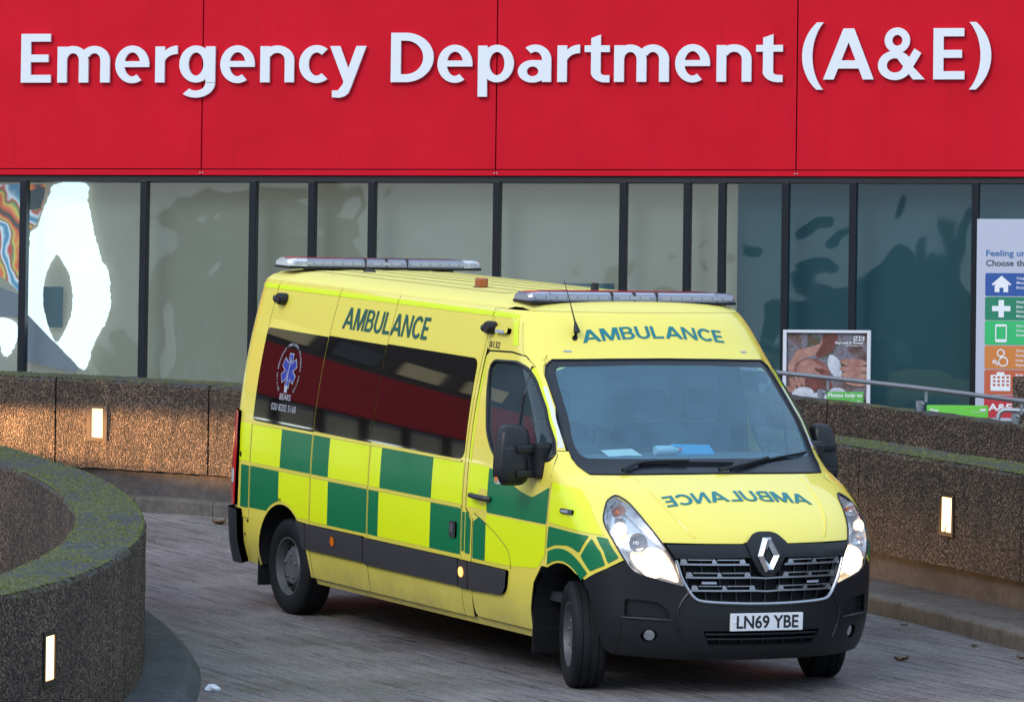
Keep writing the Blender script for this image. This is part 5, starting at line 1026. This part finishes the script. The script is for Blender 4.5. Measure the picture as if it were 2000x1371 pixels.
bp(MB().lathe([(.03, 0), (.026, .07), (.02, .075)], (-1.88, .13, 2.40), (0, 0, 1), 12).build('roof_aerial', 'black_plastic', None, True))
bp(MB().lathe([(.05, 0), (.045, .03), (.02, .04)], (-4.6, -.26, 2.39), (0, 0, 1), 12).build('roof_aerial', 'black_plastic', None, True))
# ---- chassis, arches
bp(MB().box((-5.2, -.80, .30), (-3.86, .80, .62)).build('underbody', 'void')); bp(MB().box((-3.86, -.93, .26), (-.46, .93, .55)).build('underbody', 'void')); bp(MB().box((-.46, -.60, .26), (.55, .60, .62)).build('underbody', 'void'))
for cx_, r_ in ((-4.30, .435), (-.02, .43)):
    for s in (-1, 1):
        A = arch(cx_, r_, .30, .352, 20); V = []; F = []
        for x, z in A: V += [(x, s * (float(yf(x, max(z, .3))) - .012), z), (x, s * .56, z)]
        for i in range(len(A) - 1): F.append((2 * i, 2 * i + 1, 2 * i + 3, 2 * i + 2))
        bp(obj('arch_liner', V, F, 'void')); bp(obj('arch_inner', [(x, s * .56, z) for x, z in A], [tuple(range(len(A)))], 'void'))
# ---- wheels
def wheel(x, y, s, steer):
    r = empty('wheel', (x, y, .34)); r.parent = amb; r.rotation_euler.z = steer
    R_, w = .34, .112
    pr = [(.205, w * .80), (.232, w * .93), (.270, w * 1.0), (.305, w * .97), (.328, w * .86), (.338, w * .74)]
    tread = [(.3385, .70), (.340, .62), (.340, .50), (.333, .49), (.333, .44), (.340, .43), (.340, .10), (.333, .09), (.333, -.09), (.340, -.10), (.340, -.43), (.333, -.44), (.333, -.49), (.340, -.50), (.340, -.62), (.3385, -.70)]
    P = pr + [(a_, b_ * w) for a_, b_ in tread] + [(a_, -b_) for a_, b_ in pr[::-1]]
    MB().lathe(P, (0, 0, 0), (0, s, 0), 48, False).build('tyre', 'rubber', r, True)
    rim = MB().lathe([(.206, w * .80), (.208, w * .86), (.200, w * .86), (.192, w * .55), (.186, w * .2), (.178, w * .05), (.150, w * .32), (.128, w * .46), (.120, w * .60), (.06, w * .66), (.035, w * .60), (.002, w * .58)], (0, 0, 0), (0, s, 0), 40, False).build('rim', 'wheel_steel', r, True)
    for k in range(14):
        q = 2 * math.pi * k / 14; c = Vector((math.cos(q) * .166, s * w * .34, math.sin(q) * .166)); MB().lathe([(.022, -.012), (.022, .012)], c, (math.cos(q) * .35, s, math.sin(q) * .35), 9).build('vent_hole', 'void', rim)
    for k in range(5):
        q = 2 * math.pi * k / 5 + .3; MB().lathe([(.012, 0), (.012, .014), (.008, .018)], (math.cos(q) * .085, s * w * .60, math.sin(q) * .085), (0, s, 0), 6).build('wheel_nut', 'wheel_steel', rim)
    return r
wheel(0, -.875, -1, math.radians(-19)); wheel(0, .875, 1, math.radians(-17)); wheel(-4.332, -.865, -1, 0); wheel(-4.332, .865, 1, 0)
bp(MB().box((-.462, -1.00, .155), (-.448, -.79, .44), .004).build('mudflap', 'rubber')); bp(MB().box((-.462, .79, .155), (-.448, 1.00, .44), .004).build('mudflap', 'rubber'))
bp(MB().box((-4.762, -1.0, .150), (-4.748, -.76, .40), .004).build('mudflap', 'rubber')); bp(MB().box((-4.762, .76, .150), (-4.748, 1.0, .40), .004).build('mudflap', 'rubber'))
# ---- cab interior
bp(MB().box((-1.52, -.88, .5), (-1.48, .88, 2.22)).build('bulkhead', 'cab_grey')); bp(MB().box((-1.48, -.90, .50), (.1, .90, .56)).build('cab_floor', 'cab_dark'))
bp(patch_obj('headlining', roof, OR, [(-1.48, -.7), (-1.15, -.62), (-1.15, .62), (-1.48, .7)], 'cab_grey', off=-.05, res=.2))
d = MB(); d.box((-.60, -.86, .80), (-.10, .86, 1.30), .03); d.box((-.66, -.26, .95), (-.55, .22, 1.34), .03); bp(d.build('dashboard', 'cab_dark', None, True))
FP('dash_top', [(-.80, 1.30), (.80, 1.30), (.80, 1.36), (-.80, 1.36)], 'dash_grey', off=-.03, res=.2)
V = [(-.60, -.84, 1.30), (-.16, -.84, 1.365), (-.16, .84, 1.365), (-.60, .84, 1.30), (-.02, -.70, 1.352), (-.02, .70, 1.352)]
bp(MB().box((-.62, -.82, 1.28), (-.22, .82, 1.435), .05).build('dash_shelf', 'dash_grey', None, True))
bp(MB().box((-.66, -.72, 1.36), (-.48, -.30, 1.50), .05).build('instrument_hood', 'cab_dark', None, True))
for y, wd in ((-.50, .25), (.22, .24), (.62, .2)):
    st_ = bp(MB().box((-1.15, y - wd, .80), (-.62, y + wd, .98), .06).build('seat', 'seat_cloth', None, True)); b = MB(); b.box((-1.30, y - wd, .95), (-1.13, y + wd, 1.58), .06); b.build('backrest', 'seat_cloth', st_, True); MB().box((-1.30, y - .13, 1.60), (-1.20, y + .13, 1.80), .04).build('headrest', 'seat_cloth', st_, True)
sw = Vector((-.74, -.50, 1.44)); axw = Vector((-.75, 0, .62)).normalized(); ux = axw.cross(Vector((0, 1, 0))).normalized()
wh = bp(MB().tube([sw + (Vector((0, 1, 0)) * math.cos(q) + ux * math.sin(q)) * .20 for q in np.linspace(0, 2 * math.pi, 33)], .016, 8, False).build('steering_wheel', 'cab_dark', None, True))
for q in (0, math.pi, -math.pi / 2): MB().tube([sw - axw * .03, sw + (Vector((0, 1, 0)) * math.cos(q) + ux * math.sin(q)) * .19], [.03, .012], 6).build('spoke', 'cab_dark', wh)
# ---- things lying on the dashboard
def onbody(p): return MBODY @ Vector(p)
def flatthing(name, pts, z, th, mt, label, cat, tilt=(0, 0, 0), loc=(0, 0, 0)):
    n = len(pts); V = [(x, y, 0) for x, y in pts] + [(x, y, th) for x, y in pts]; F = [tuple(range(n - 1, -1, -1)), tuple(range(n, 2 * n))] + [(i, (i + 1) % n, n + (i + 1) % n, n + i) for i in range(n)]
    o = fixn(obj(name, V, F, mt)); o.location = onbody(loc); o.rotation_euler = tilt; tag(o, label, cat); return o
flatthing('paper_sheet', [(-.05, -.125), (.06, -.13), (.05, .02), (.065, .125), (-.055, .12)], 0, .003, 'paper', 'creased white paper lying on the dashboard behind the windscreen', 'paper', (0, .30, .1), (-.34, -.46, 1.452))
flatthing('blue_folder', [(-.07, -.13), (.07, -.15), (.07, .13), (-.05, .14)], 0, .012, 'blue_folder', 'bright blue folder lying on the dashboard behind the windscreen', 'folder', (0, .42, -.05), (-.38, .09, 1.462))
bt = MB().lathe([(.0, 0), (.03, .0), (.032, .02), (.032, .12), (.014, .15), (.013, .17)], (0, 0, 0), (0, 1, 0), 14).build('drink_bottle', 'bottle_clear', None, True); bt.location = onbody((-.32, -.22, 1.468)); MB().lathe([(.016, 0), (.016, .02)], (0, .17, 0), (0, 1, 0), 12).build('cap', 'red_lens', bt); tag(bt, 'small clear drinks bottle lying beside the blue folder on the dashboard', 'bottle')
